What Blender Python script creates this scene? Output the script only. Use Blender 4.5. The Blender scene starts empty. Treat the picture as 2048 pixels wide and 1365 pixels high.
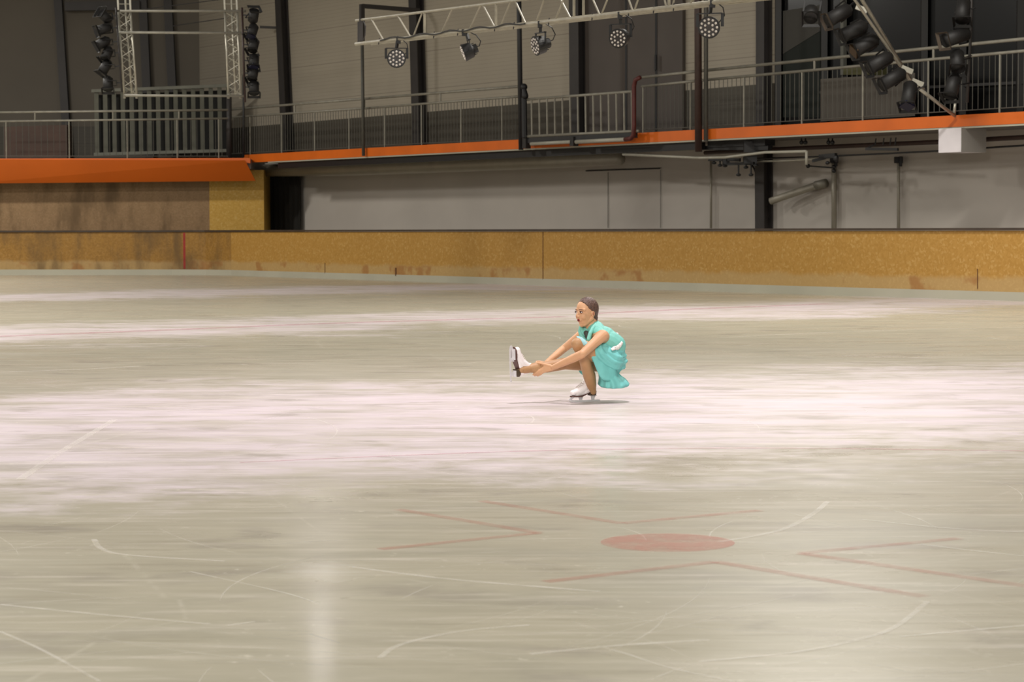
import bpy, bmesh, math, random
from mathutils import Vector, Matrix, noise
from mathutils.bvhtree import BVHTree
random.seed(7)
V = Vector
C = bpy.context.scene.collection
sc = bpy.context.scene

# ------------------------------------------------------------------ camera
F, W, H = 4600.0, 2048, 1365
CAMZ = 1.35
pitch = math.atan((682.5 - 462) / F)
roll = 0.002
fwd = V((0, math.cos(pitch), -math.sin(pitch)))
up0 = V((0, math.sin(pitch), math.cos(pitch)))
rt0 = V((1, 0, 0))
rt = rt0 * math.cos(roll) - up0 * math.sin(roll)
up = rt0 * math.sin(roll) + up0 * math.cos(roll)
cam = bpy.data.objects.new('camera', bpy.data.cameras.new('camera'))
C.objects.link(cam); sc.camera = cam
cam.matrix_world = Matrix(((rt.x, up.x, -fwd.x, 0), (rt.y, up.y, -fwd.y, 0), (rt.z, up.z, -fwd.z, CAMZ), (0, 0, 0, 1)))
cam.data.sensor_width = 36
cam.data.lens = 36 * F / W
cam.data.clip_end = 400
cam.data.dof.use_dof = True
cam.data.dof.focus_distance = 18.1
cam.data.dof.aperture_fstop = 7.0

# ------------------------------------------------------------------ exposure, world
sc.view_settings.view_transform = 'Standard'
sc.view_settings.look = 'None'
sc.view_settings.exposure = 0.30
sc.view_settings.gamma = 1
sc.view_settings.use_curve_mapping = False
wd = bpy.data.worlds.new('hall_ambient'); sc.world = wd; wd.use_nodes = True
wd.node_tree.nodes['Background'].inputs[0].default_value = (1.0, 0.93, 0.82, 1)
wd.node_tree.nodes['Background'].inputs[1].default_value = 0.13

def area(name, loc, sx, sy, power, col, target=None, spread=180):
    l = bpy.data.lights.new(name, 'AREA'); l.shape = 'RECTANGLE'; l.size = sx; l.size_y = sy
    l.energy = power; l.color = col; l.spread = math.radians(spread)
    o = bpy.data.objects.new(name, l); C.objects.link(o); o.location = loc
    if target is not None:
        o.rotation_euler = (V(target) - V(loc)).to_track_quat('-Z', 'Y').to_euler()
    return o
def spot(name, loc, target, power, col, ang, blend=0.6, rad=0.15):
    l = bpy.data.lights.new(name, 'SPOT'); l.energy = power; l.color = col
    l.spot_size = math.radians(ang); l.spot_blend = blend; l.shadow_soft_size = rad
    o = bpy.data.objects.new(name, l); C.objects.link(o); o.location = loc
    o.rotation_euler = (V(target) - V(loc)).to_track_quat('-Z', 'Y').to_euler()
    return o
WARM = (1.0, 0.955, 0.88)
# rows of hall lamps under the roof
for i, (x, y) in enumerate([(-9, 6), (9, 6), (-9, 20), (9, 20), (-10, 28), (8, 28), (-13, 37), (5, 37), (-19, 50), (-20, 62)]):
    area('hall_lamp', (x, y, 11.5), 3.0, 1.2, {6: 640, 20: 300, 28: 600, 37: 1200}.get(y, 1600), WARM)
spot('overhead_stage_lamp', (0.75, 18.2, 9.5), (0.75, 18.2, 0), 2500, (1.0, 0.90, 0.96), 104, 1.0, 0.22)
area('front_fill_area', (-4, -2.0, 6.5), 3.0, 3.0, 230, WARM, (0.5, 20, 0.5), 70)  # unseen fill added behind the camera to brighten the skater
# unseen spots added to tint the ice a pale mauve
spot('mauve_tint_spot', (-3, 22, 11), (-3.0, 15.0, 0), 150, (0.98, 0.76, 1.0), 52, 1.0, 0.3)
spot('mauve_tint_spot', (5, 20, 11), (3.4, 18.8, 0), 60, (0.98, 0.76, 1.0), 46, 1.0, 0.3)
spot('mauve_tint_spot', (-7, 34, 11), (-5, 30, 0), 350, (1.0, 0.74, 0.95), 38, 1.0, 0.3)
spot('mauve_tint_spot', (3, 40, 11), (4, 39, 0), 350, (1.0, 0.74, 0.95), 40, 1.0, 0.3)
# small bright lamp above the frame whose mirror image stands in the near ice
spot('high_stage_lamp', (-3.35, 40, 5.95), (-1.6, 7, 0), 42, (1.0, 0.96, 0.95), 22, 0.7, 0.22)

# ------------------------------------------------------------------ pixel -> place
CP = V((0, 0, CAMZ))
def ray(px, py):
    d = rt * (px - W / 2) + up * (-(py - H / 2)) + fwd * F
    return d
def atY(px, py, Y):
    d = ray(px, py); return CP + d * (Y / d.y)
U2 = V((-0.559, 0.829, 0)); U2.normalize()
N2 = V((U2.y, -U2.x, 0))
B0 = V((9.66, 43.4, 0))
def side(px, py, off):
    d = ray(px, py); k = ((B0 + N2 * off) - CP).dot(N2) / d.dot(N2); return CP + d * k
def ST(t, off, z): return B0 + U2 * t + N2 * off + V((0, 0, z))
def tpar(p): return (p - B0).dot(U2)
def ground(px, py, z=0.0):
    d = ray(px, py); return CP + d * ((z - CAMZ) / d.z)
def pt(px, py, pl): return side(px, py, pl[1]) if pl[0] == 's' else atY(px, py, pl[1])

# ------------------------------------------------------------------ mesh helpers
class MB:
    def __init__(s): s.v = []; s.f = []; s.m = []
    def add(s, vs, fs, mi=0):
        b = len(s.v); s.v += [V(x) for x in vs]; s.f += [[b + i for i in f] for f in fs]; s.m += [mi] * len(fs); return s
    def hexa(s, a, mi=0):   # 8 corners: bottom 4, top 4
        return s.add(a, [(0, 3, 2, 1), (4, 5, 6, 7), (0, 1, 5, 4), (1, 2, 6, 5), (2, 3, 7, 6), (3, 0, 4, 7)], mi)
    def box(s, c, d, M=None, mi=0):
        x, y, z = [q / 2 for q in d]
        a = [V(q) for q in ((-x, -y, -z), (x, -y, -z), (x, y, -z), (-x, y, -z), (-x, -y, z), (x, -y, z), (x, y, z), (-x, y, z))]
        if M is not None: a = [M @ q for q in a]
        return s.hexa([q + V(c) for q in a], mi)
    def beam(s, a, b, w, h, upv=V((0, 0, 1)), mi=0):
        a = V(a); b = V(b); d = (b - a).normalized()
        r = d.cross(upv)
        if r.length < 1e-4: r = d.cross(V((0, 1, 0)))
        r.normalize(); u = r.cross(d)
        q = [(-w / 2, -h / 2), (w / 2, -h / 2), (w / 2, h / 2), (-w / 2, h / 2)]
        return s.add([a + r * x + u * y for x, y in q] + [b + r * x + u * y for x, y in q],
                     [(0, 3, 2, 1), (4, 5, 6, 7), (0, 1, 5, 4), (1, 2, 6, 5), (2, 3, 7, 6), (3, 0, 4, 7)], mi)
    def tube(s, pts, r, n=8, r2=None, mi=0):
        pts = [V(p) for p in pts]; rs = r if isinstance(r, (list, tuple)) else None
        base = len(s.v); L = len(pts); pv = None
        for i, p in enumerate(pts):
            d = (pts[min(i + 1, L - 1)] - pts[max(i - 1, 0)]).normalized()
            if pv is None:
                a = d.cross(V((0, 0, 1)))
                if a.length < 1e-3: a = d.cross(V((1, 0, 0)))
            else: a = pv - d * pv.dot(d)
            a.normalize(); pv = a; b = d.cross(a)
            rr = rs[i] if rs else r
            for k in range(n):
                t = 2 * math.pi * k / n
                s.v.append(p + (a * math.cos(t) + b * math.sin(t)) * rr)
        for i in range(L - 1):
            for k in range(n):
                s.f.append([base + i * n + k, base + i * n + (k + 1) % n, base + (i + 1) * n + (k + 1) % n, base + (i + 1) * n + k]); s.m.append(mi)
        s.f.append([base + k for k in range(n)][::-1]); s.m.append(mi)
        s.f.append([base + (L - 1) * n + k for k in range(n)]); s.m.append(mi)
        return s
    def ell(s, c, r, M=None, n=16, m=10, mi=0):
        base = len(s.v); c = V(c)
        for j in range(m + 1):
            ph = math.pi * j / m
            for k in range(n):
                t = 2 * math.pi * k / n
                q = V((math.sin(ph) * math.cos(t) * r[0], math.sin(ph) * math.sin(t) * r[1], math.cos(ph) * r[2]))
                if M is not None: q = M @ q
                s.v.append(c + q)
        for j in range(m):
            for k in range(n):
                s.f.append([base + j * n + k, base + (j + 1) * n + k, base + (j + 1) * n + (k + 1) % n, base + j * n + (k + 1) % n]); s.m.append(mi)
        return s
    def cap(s, a, b, ra, rb, n=16, flat=None, m=5):
        """tapered round-ended limb"""
        a = V(a); b = V(b); d = b - a
        if d.length < 1e-6: d = V((0, 0, 1))
        d.normalize(); x = d.cross(V((0.3, 0.2, 1)))
        if x.length < 1e-3: x = d.cross(V((1, 0, 0)))
        x.normalize(); y = d.cross(x)
        rings = []
        for i in range(m + 1):
            t = math.pi / 2 * (1 - i / m); rings.append((a - d * ra * math.sin(t), max(ra * math.cos(t), 1e-4)))
        for i in range(m + 1):
            t = math.pi / 2 * i / m; rings.append((b + d * rb * math.sin(t), max(rb * math.cos(t), 1e-4)))
        base = len(s.v)
        for c, r in rings:
            for k in range(n):
                t = 2 * math.pi * k / n; o = (x * math.cos(t) + y * math.sin(t)) * r
                if flat: o = o - V(flat[0]) * (o.dot(V(flat[0])) * (1 - flat[1]))
                s.v.append(c + o)
        R = len(rings)
        for i in range(R - 1):
            for k in range(n):
                s.f.append([base + i * n + k, base + i * n + (k + 1) % n, base + (i + 1) * n + (k + 1) % n, base + (i + 1) * n + k]); s.m.append(0)
        s.f.append([base + k for k in range(n)][::-1]); s.f.append([base + (R - 1) * n + k for k in range(n)]); s.m += [0, 0]
        return s
    def prism(s, poly, thick, M):
        """poly of (x,z) extruded along local y"""
        n = len(poly)
        vs = [M @ V((x, -thick / 2, z)) for x, z in poly] + [M @ V((x, thick / 2, z)) for x, z in poly]
        fs = [list(range(n)), list(range(2 * n - 1, n - 1, -1))] + [[i, i + n, (i + 1) % n + n, (i + 1) % n] for i in range(n)]
        return s.add(vs, fs)
    def mesh(s, name, origin=V((0, 0, 0)), smooth=False):
        me = bpy.data.meshes.new(name)
        me.from_pydata([v - origin for v in s.v], [], s.f)
        for p, mi in zip(me.polygons, s.m): p.material_index = mi; p.use_smooth = smooth
        bm = bmesh.new(); bm.from_mesh(me); bmesh.ops.recalc_face_normals(bm, faces=bm.faces); bm.to_mesh(me); bm.free()
        return me

ORG = {}
def origin_of(p):
    return ORG.get(p.name, V((0, 0, 0))) if p else V((0, 0, 0))
def obj(name, mb, mat, parent=None, smooth=False, loc=None, label=None):
    org = origin_of(parent) if parent else (V(loc) if loc is not None else V((0, 0, 0)))
    me = mb.mesh(name, org, smooth) if isinstance(mb, MB) else mb
    mats = mat if isinstance(mat, (list, tuple)) else [mat]
    for m in mats: me.materials.append(m)
    o = bpy.data.objects.new(name, me); C.objects.link(o)
    if parent: o.parent = parent; ORG[o.name] = org
    else: o.location = org; ORG[o.name] = org
    if label: o['label'] = label
    return o
def thing(name, label, cat, loc, group=None):
    o = bpy.data.objects.new(name, None); C.objects.link(o); o.location = V(loc); o.empty_display_size = 0.1
    o['label'] = label; o['category'] = cat
    if group: o['group'] = group
    ORG[o.name] = V(loc); return o
def tag(o, label, cat, group=None, kind=None):
    o['label'] = label; o['category'] = cat
    if group: o['group'] = group
    if kind: o['kind'] = kind
    return o
def struct(name, mb, mat, parent=None, smooth=False):
    o = obj(name, mb, mat, parent, smooth)
    if not parent: o['kind'] = 'structure'
    return o

# ------------------------------------------------------------------ materials
def lin(c):
    return tuple(((x / 255) / 12.92 if x / 255 <= 0.04045 else ((x / 255 + 0.055) / 1.055) ** 2.4) for x in c) + (1,)
def mat(name, col, rough=0.6, metal=0.0, nscale=0, namt=0.0, bump=0.0, bscale=20, spec=0.5, **kw):
    m = bpy.data.materials.new(name); m.use_nodes = True; nt = m.node_tree; N = nt.nodes; L = nt.links
    p = N['Principled BSDF']; p.inputs['Base Color'].default_value = lin(col); p.inputs['Roughness'].default_value = rough
    p.inputs['Metallic'].default_value = metal; p.inputs['Specular IOR Level'].default_value = spec
    tc = N.new('ShaderNodeTexCoord')
    if nscale:
        n = N.new('ShaderNodeTexNoise'); n.inputs['Scale'].default_value = nscale; n.inputs['Detail'].default_value = 5
        L.new(tc.outputs['Object'], n.inputs['Vector'])
        mx = N.new('ShaderNodeMix'); mx.data_type = 'RGBA'
        a = tuple(max(0, x * (1 - namt)) for x in lin(col)[:3]) + (1,); b = tuple(min(1, x * (1 + namt)) for x in lin(col)[:3]) + (1,)
        mx.inputs['A'].default_value = a; mx.inputs['B'].default_value = b
        mr = N.new('ShaderNodeMapRange'); mr.inputs[1].default_value = 0.3; mr.inputs[2].default_value = 0.7
        L.new(n.outputs['Fac'], mr.inputs[0]); L.new(mr.outputs[0], mx.inputs['Factor']); L.new(mx.outputs['Result'], p.inputs['Base Color'])
    if bump:
        n2 = N.new('ShaderNodeTexNoise'); n2.inputs['Scale'].default_value = bscale; L.new(tc.outputs['Object'], n2.inputs['Vector'])
        bp = N.new('ShaderNodeBump'); bp.inputs['Strength'].default_value = bump; bp.inputs['Distance'].default_value = 0.01
        L.new(n2.outputs['Fac'], bp.inputs['Height']); L.new(bp.outputs['Normal'], p.inputs['Normal'])
    for k, v in kw.items(): p.inputs[k].default_value = v
    return m

class G:   # small node graph helper
    def __init__(s, name):
        s.m = bpy.data.materials.new(name); s.m.use_nodes = True; s.t = s.m.node_tree; s.p = s.t.nodes['Principled BSDF']
        s.tc = s.t.nodes.new('ShaderNodeTexCoord')
        s.out = s.t.nodes['Material Output']
    def n(s, ty, **kw):
        x = s.t.nodes.new(ty)
        for k, v in kw.items(): setattr(x, k, v)
        return x
    def l(s, a, b): s.t.links.new(a, b)
    def mapping(s, scale=(1, 1, 1), rot=(0, 0, 0), loc=(0, 0, 0)):
        m = s.n('ShaderNodeMapping'); m.inputs['Scale'].default_value = scale; m.inputs['Rotation'].default_value = rot; m.inputs['Location'].default_value = loc
        s.l(s.tc.outputs['Object'], m.inputs['Vector']); return m.outputs[0]
    def noise(s, vec, scale, detail=4, rough=0.5, dist=0):
        n = s.n('ShaderNodeTexNoise'); n.inputs['Scale'].default_value = scale; n.inputs['Detail'].default_value = detail
        n.inputs['Roughness'].default_value = rough; n.inputs['Distortion'].default_value = dist; s.l(vec, n.inputs['Vector']); return n.outputs['Fac']
    def ramp(s, v, a, b, lo=0.0, hi=1.0):
        m = s.n('ShaderNodeMapRange'); m.interpolation_type = 'SMOOTHSTEP'
        m.inputs[1].default_value = a; m.inputs[2].default_value = b; m.inputs[3].default_value = lo; m.inputs[4].default_value = hi
        s.l(v, m.inputs[0]); return m.outputs[0]
    def math(s, op, a, b=None):
        m = s.n('ShaderNodeMath', operation=op)
        for i, q in enumerate((a, b)):
            if q is None: continue
            if isinstance(q, (int, float)): m.inputs[i].default_value = q
            else: s.l(q, m.inputs[i])
        return m.outputs[0]
    def mix(s, f, a, b, blend='MIX'):
        m = s.n('ShaderNodeMix'); m.data_type = 'RGBA'; m.blend_type = blend
        for k, q in (('Factor', f), ('A', a), ('B', b)):
            if isinstance(q, tuple): m.inputs[k].default_value = q
            elif isinstance(q, (int, float)): m.inputs[k].default_value = q
            else: s.l(q, m.inputs[k])
        return m.outputs['Result']

def ice_material():
    g = G('rink_ice'); p = g.p
    v = g.mapping()
    base_a, base_b = lin((188, 182, 163)), lin((170, 165, 147))
    mauve_lit_frost = lin((210, 198, 204))
    big = g.noise(v, 0.16, 3, 0.5, 0.6)
    mid = g.noise(g.mapping((0.55, 1.0, 1), (0, 0, 0.25)), 0.95, 5, 0.6, 0.5)
    fine = g.noise(v, 7, 6, 0.65)
    col = g.mix(g.ramp(mid, 0.40, 0.66), base_a, base_b)
    # worn frosty bands (snow left by skating), mauve light put into their colour
    sep = g.n('ShaderNodeSeparateXYZ'); g.l(g.tc.outputs['Object'], sep.inputs[0])
    wob = g.math('ADD', sep.outputs['Y'], g.math('MULTIPLY', g.math('SUBTRACT', big, 0.5), 8.0))
    wob = g.math('ADD', wob, g.math('MULTIPLY', g.math('SUBTRACT', mid, 0.5), 7.0))
    wob = g.math('ADD', wob, g.math('MULTIPLY', g.math('SUBTRACT', g.noise(v, 3.2, 5, 0.7), 0.5), 5.0))
    yy = g.math('ADD', wob, g.math('MULTIPLY', sep.outputs['X'], -0.33))
    b1 = g.math('MULTIPLY', g.ramp(yy, 11.6, 14.6), g.ramp(yy, 18.6, 22.5, 1, 0))
    yz = g.math('ADD', wob, g.math('MULTIPLY', sep.outputs['X'], -0.85))
    b2 = g.math('MULTIPLY', g.ramp(yz, 31.0, 34.0), g.ramp(yz, 37.5, 41, 1, 0))
    b3 = g.math('MULTIPLY', g.ramp(yz, 50, 54), g.ramp(yz, 58, 62, 1, 0))
    band = g.math('MAXIMUM', b1, g.math('MAXIMUM', b2, b3))
    fr = g.math('MULTIPLY', band, g.ramp(g.noise(g.mapping((0.5, 1.2, 1)), 1.3, 6, 0.7), 0.32, 0.62, 0.35, 1.0))
    col = g.mix(g.math('MULTIPLY', fr, 0.85), col, mauve_lit_frost)
    blot = g.ramp(g.noise(g.mapping((0.8, 1.1, 1), (0, 0, 0), (9, 2, 0)), 1.9, 5, 0.6, 0.3), 0.53, 0.72)
    col = g.mix(g.math('MULTIPLY', blot, 0.6), col, lin((152, 145, 134)))
    st = g.noise(g.mapping((0.45, 5.0, 1), (0, 0, 0.04)), 2.2, 7, 0.72)
    col = g.mix(g.ramp(st, 0.50, 0.70, 0, 0.55), col, lin((222, 214, 202)))
    col = g.mix(g.ramp(st, 0.47, 0.30, 0, 0.5), col, lin((150, 142, 122)))
    # pale specks and smears of snow
    spk = g.ramp(g.noise(v, 17, 4, 0.65), 0.60, 0.70)
    area_ = g.ramp(g.noise(v, 1.7, 3, 0.6), 0.50, 0.66)
    col = g.mix(g.math('MULTIPLY', g.math('MULTIPLY', spk, area_), 0.75), col, lin((228, 222, 208)))
    smear = g.ramp(g.noise(g.mapping((0.35, 2.2, 1), (0, 0, -0.12)), 2.4, 6, 0.7, 0.8), 0.56, 0.74)
    col = g.mix(g.math('MULTIPLY', smear, 0.40), col, lin((214, 206, 192)))
    dark = g.ramp(g.noise(g.mapping((0.45, 1.6, 1), (0, 0, 0.1), (5, 3, 0)), 1.6, 4, 0.55, 0.0), 0.50, 0.78)
    col = g.mix(g.math('MULTIPLY', dark, 0.35), col, lin((140, 132, 116)))
    # thin skate cuts
    w = g.n('ShaderNodeTexVoronoi'); w.feature = 'DISTANCE_TO_EDGE'; w.inputs['Scale'].default_value = 0.8
    g.l(g.mapping((0.5, 0.9, 1), (0, 0, 0.7)), w.inputs['Vector'])
    cut = g.ramp(w.outputs['Distance'], 0.0, 0.006, 1, 0)
    col = g.mix(g.math('MULTIPLY', g.math('MULTIPLY', cut, g.ramp(fine, 0.4, 0.6)), 0.22), col, lin((226, 220, 206)))
    g.l(col, p.inputs['Base Color'])
    g.l(g.math('ADD', g.ramp(mid, 0.3, 0.7, 0.24, 0.36), g.math('MULTIPLY', fr, 0.22)), p.inputs['Roughness'])
    p.inputs['IOR'].default_value = 1.31; p.inputs['Coat Weight'].default_value = 0.10; p.inputs['Coat Roughness'].default_value = 0.12; p.inputs['Coat IOR'].default_value = 1.31; p.inputs['Specular IOR Level'].default_value = 0.4
    bp = g.n('ShaderNodeBump'); bp.inputs['Strength'].default_value = 0.10; bp.inputs['Distance'].default_value = 0.004
    g.l(fine, bp.inputs['Height']); g.l(bp.outputs['Normal'], p.inputs['Normal'])
    return g.m

def osb_material(name, c1, c2, c3, scuff, stain=0.0, along=(1, 1, 1)):
    g = G(name); p = g.p
    v = g.mapping(along)
    vo = g.n('ShaderNodeTexVoronoi'); vo.inputs['Scale'].default_value = 26; vo.inputs['Randomness'].default_value = 1
    ds = g.n('ShaderNodeTexNoise'); ds.inputs['Scale'].default_value = 9; g.l(v, ds.inputs['Vector'])
    mx = g.n('ShaderNodeMix'); mx.data_type = 'RGBA'; mx.inputs['Factor'].default_value = 0.12; g.l(v, mx.inputs['A']); g.l(ds.outputs['Color'], mx.inputs['B'])
    g.l(mx.outputs['Result'], vo.inputs['Vector'])
    sx = g.n('ShaderNodeSeparateColor'); g.l(vo.outputs['Color'], sx.inputs[0])
    col = g.mix(g.ramp(sx.outputs[0], 0.1, 0.9), lin(c1), lin(c2))
    col = g.mix(g.ramp(sx.outputs[1], 0.82, 0.9, 0, 0.4), col, lin(c3))
    big = g.noise(v, 0.9, 4, 0.6)
    col = g.mix(g.ramp(big, 0.35, 0.65, 0, 0.25), col, lin(c1))
    sep = g.n('ShaderNodeSeparateXYZ'); g.l(g.tc.outputs['Object'], sep.inputs[0])
    if scuff:   # pale scuffed lower part with brown soaked patches
        z = g.math('ADD', sep.outputs['Z'], g.math('MULTIPLY', g.math('SUBTRACT', g.noise(v, 1.6, 5, 0.65), 0.5), 0.28))
        low = g.ramp(z, 0.36, 0.50, 1, 0)
        col = g.mix(g.math('MULTIPLY', low, 0.62), col, lin((180, 154, 108)))
        soak = g.math('MULTIPLY', g.ramp(g.noise(g.mapping((1, 1, 1), (0, 0, 0), (3, 3, 0)), 0.8, 4, 0.6), 0.55, 0.64), g.ramp(z, 0.38, 0.46, 1, 0))
        col = g.mix(g.math('MULTIPLY', soak, 0.65), col, lin((150, 98, 48)))
    if stain:
        s1 = g.noise(g.mapping((1.6, 1.6, 0.5)), 0.9, 5, 0.6)
        col = g.mix(g.ramp(s1, 0.40, 0.70, 0, stain), col, lin((98, 76, 48)))
    sp = g.ramp(g.noise(v, 30, 2), 0.70, 0.76); col = g.mix(g.math('MULTIPLY', sp, 0.35), col, lin((90, 55, 20)))
    g.l(col, p.inputs['Base Color']); p.inputs['Roughness'].default_value = 0.55; p.inputs['Specular IOR Level'].default_value = 0.3
    return g.m

def siding_material(name, col, dark, lines=True):
    g = G(name); p = g.p
    sep = g.n('ShaderNodeSeparateXYZ'); g.l(g.tc.outputs['Object'], sep.inputs[0])
    fr = g.math('FRACT', g.math('MULTIPLY', sep.outputs['Z'], 1 / 0.11))
    ln = g.ramp(fr, 0.0, 0.16, 1, 0)
    fr2 = g.math('FRACT', g.math('MULTIPLY', sep.outputs['Z'], 1 / 1.1))
    ln2 = g.ramp(fr2, 0.0, 0.03, 1, 0)
    n = g.noise(g.mapping(), 0.5, 4)
    c = g.mix(g.ramp(n, 0.3, 0.7), lin(col), tuple(x * 0.93 for x in lin(col)[:3]) + (1,))
    if lines:
        c = g.mix(g.math('MULTIPLY', ln, 0.30), c, lin(dark)); c = g.mix(g.math('MULTIPLY', ln2, 0.6), c, lin(dark))
    g.l(c, p.inputs['Base Color']); p.inputs['Roughness'].default_value = 0.5; p.inputs['Specular IOR Level'].default_value = 0.25
    return g.m

def painted_on_ice(name, col, amount):
    g = G(name); p = g.p; v = g.mapping()
    p.inputs['Base Color'].default_value = lin(col); p.inputs['Roughness'].default_value = 0.45; p.inputs['Specular IOR Level'].default_value = 0.3
    a = g.math('MULTIPLY', g.ramp(g.noise(v, 5, 6, 0.7), 0.32, 0.62, 0.35, 1.0), amount)
    g.l(a, p.inputs['Alpha']); return g.m

M_ICE = ice_material()
M_OSB = osb_material('yellow_strand_board', (168, 126, 58), (178, 136, 68), (206, 172, 110), True)
M_OSB_OLD = osb_material('stained_strand_board', (144, 106, 48), (158, 118, 56), (172, 134, 80), True, 0.8)
M_OSB_UP = osb_material('grey_brown_stained_board', (142, 114, 80), (152, 122, 88), (166, 138, 104), False, 0.85)
M_OSB_NEW = osb_material('fresh_yellow_board', (196, 154, 68), (206, 164, 80), (222, 190, 120), False)
M_KICK = mat('white_kick_strip', (176, 173, 156), 0.45, nscale=0.8, namt=0.05)
M_CAPRAIL = mat('dark_cap_rail', (62, 50, 40), 0.5, nscale=2, namt=0.3)
M_ORANGE = mat('orange_fascia_paint', (214, 102, 20), 0.45, nscale=1.2, namt=0.10)
M_SKIRT = mat('orange_skirt_paint', (226, 110, 30), 0.5, nscale=0.5, namt=0.06)
M_UNDER = mat('grey_deck_underside', (120, 112, 108), 0.7, nscale=1, namt=0.1)
M_DECKTOP = mat('dark_deck_floor', (60, 56, 52), 0.8, nscale=4, namt=0.2)
M_WALL_LOW = mat('plain_grey_wall', (190, 183, 174), 0.7, nscale=0.4, namt=0.06)
M_WALL_UP = siding_material('ribbed_light_wall', (168, 159, 143), (104, 97, 88))
M_WALL_DARK = siding_material('dark_grey_wall_base', (84, 79, 70), (60, 56, 50))
M_WALL_END = mat('end_wall_grey', (104, 97, 86), 0.75, nscale=0.4, namt=0.08)
M_DOOR = mat('dark_brown_grey_door', (82, 74, 68), 0.6, nscale=1, namt=0.08)
M_STEEL_DK = mat('dark_steel_column', (54, 50, 48), 0.55, nscale=2, namt=0.15)
M_BLACK = mat('black_painted_metal', (22, 21, 22), 0.5, nscale=8, namt=0.2)
M_BLACK2 = mat('charcoal_painted_metal', (36, 35, 36), 0.5, nscale=8, namt=0.2)
M_GALV = mat('galvanised_rail', (138, 134, 122), 0.5, 0.2, nscale=5, namt=0.15)
M_BAL = mat('grey_baluster', (84, 82, 75), 0.55, 0.1, nscale=5, namt=0.15)
M_TRUSS = mat('cream_truss_paint', (146, 139, 122), 0.45, nscale=8, namt=0.15)
M_ALU = mat('truss_aluminium', (182, 178, 164), 0.35, 0.5, nscale=9, namt=0.15)
M_BROWN = mat('brown_painted_pipe', (58, 40, 34), 0.5, nscale=6, namt=0.2)
M_RED = mat('red_painted_pipe', (84, 30, 24), 0.5, nscale=6, namt=0.2)
M_WHITEPIPE = mat('white_plastic_pipe', (166, 162, 148), 0.4, nscale=6, namt=0.08)
M_DUCT = mat('pale_grey_duct', (160, 154, 140), 0.45, 0.2, nscale=2, namt=0.08)
M_GLASSDK = mat('dark_window_glass', (8, 8, 8), 0.2)
M_FRAMEDK = mat('dark_window_frame', (34, 32, 30), 0.5)
M_WHITEBOX = mat('white_board_box', (232, 226, 230), 0.5, nscale=3, namt=0.03)
M_GREYBOX = mat('grey_board', (84, 78, 70), 0.7, nscale=2, namt=0.08)
M_LENS = mat('led_lens', (206, 198, 190), 0.25)
M_LAMPFACE = mat('lamp_front_plate', (50, 46, 46), 0.4)
M_BLUE = mat('blue_filter', (26, 26, 48), 0.5); M_AMBER = mat('amber_filter', (62, 44, 24), 0.5)
M_CAN = mat('par_can_metal', (20, 18, 17), 0.6, 0.0, nscale=8, namt=0.2)
M_RIM = mat('par_can_rim', (78, 68, 58), 0.45, 0.3)

# ------------------------------------------------------------------ setting: ice, floor, walls, gallery
ice = MB(); ice.add([(-60, -3, 0), (45, -3, 0), (45, 84, 0), (-60, 84, 0)], [(0, 1, 2, 3)])
struct('floor', ice, M_ICE)

WO = 3.5
def plane_strip(mb, pts_low, pts_high, mi=0):
    for i in range(len(pts_low) - 1):
        mb.add([pts_low[i], pts_low[i + 1], pts_high[i + 1], pts_high[i]], [(0, 1, 2, 3)], mi)
Z_UNDER = 3.47; Z_BAND = 4.98; Z_TOP = 15.0
YE = 80.0
tc_ = (YE - (B0 + N2 * WO).y) / U2.y
zb = [side(586, 244, WO), side(1523, 174, WO)]
def wallslab(t0, t1, z0, z1, mi, mb, off=WO, th=0.25):
    a = [ST(t0, off, z0), ST(t1, off, z0), ST(t1, off + th, z0), ST(t0, off + th, z0), ST(t0, off, z1), ST(t1, off, z1), ST(t1, off + th, z1), ST(t0, off + th, z1)]
    mb.hexa(a, mi)
tdoorR = tpar(side(1371, 200, WO)); tdoorL = tpar(side(1176, 200, WO)); twin = tpar(side(1552, 100, WO))
wr = MB()
wallslab(-14, tc_, 0, 3.6, 0, wr)
def zband(t):
    ta, tb = tpar(zb[0]), tpar(zb[1]); k = (t - ta) / (tb - ta); return zb[0].z + (zb[1].z - zb[0].z) * k
for a, b in ((twin, tc_),):
    wallslab(a, b, 3.6, zband((a + b) / 2), 2, wr)
    wallslab(a, b, zband((a + b) / 2), Z_TOP, 1, wr)
wallslab(-14, twin, 7.6, Z_TOP, 1, wr)
wall_right = struct('wall_right', wr, [M_WALL_LOW, M_WALL_UP, M_WALL_DARK])
xc = ST(tc_, WO, 0).x
wb = MB()
wb.box(((xc - 60) / 2 + 0.6, YE + 0.15, (5.0) / 2), (60 + xc + 1.2, 0.3, 5.0), mi=1)
wb.box(((xc - 60) / 2 + 0.6, YE + 0.15, 10.0), (60 + xc + 1.2, 0.3, 10.0), mi=0)
struct('wall_back', wb, [M_WALL_END, M_WALL_DARK])

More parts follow.
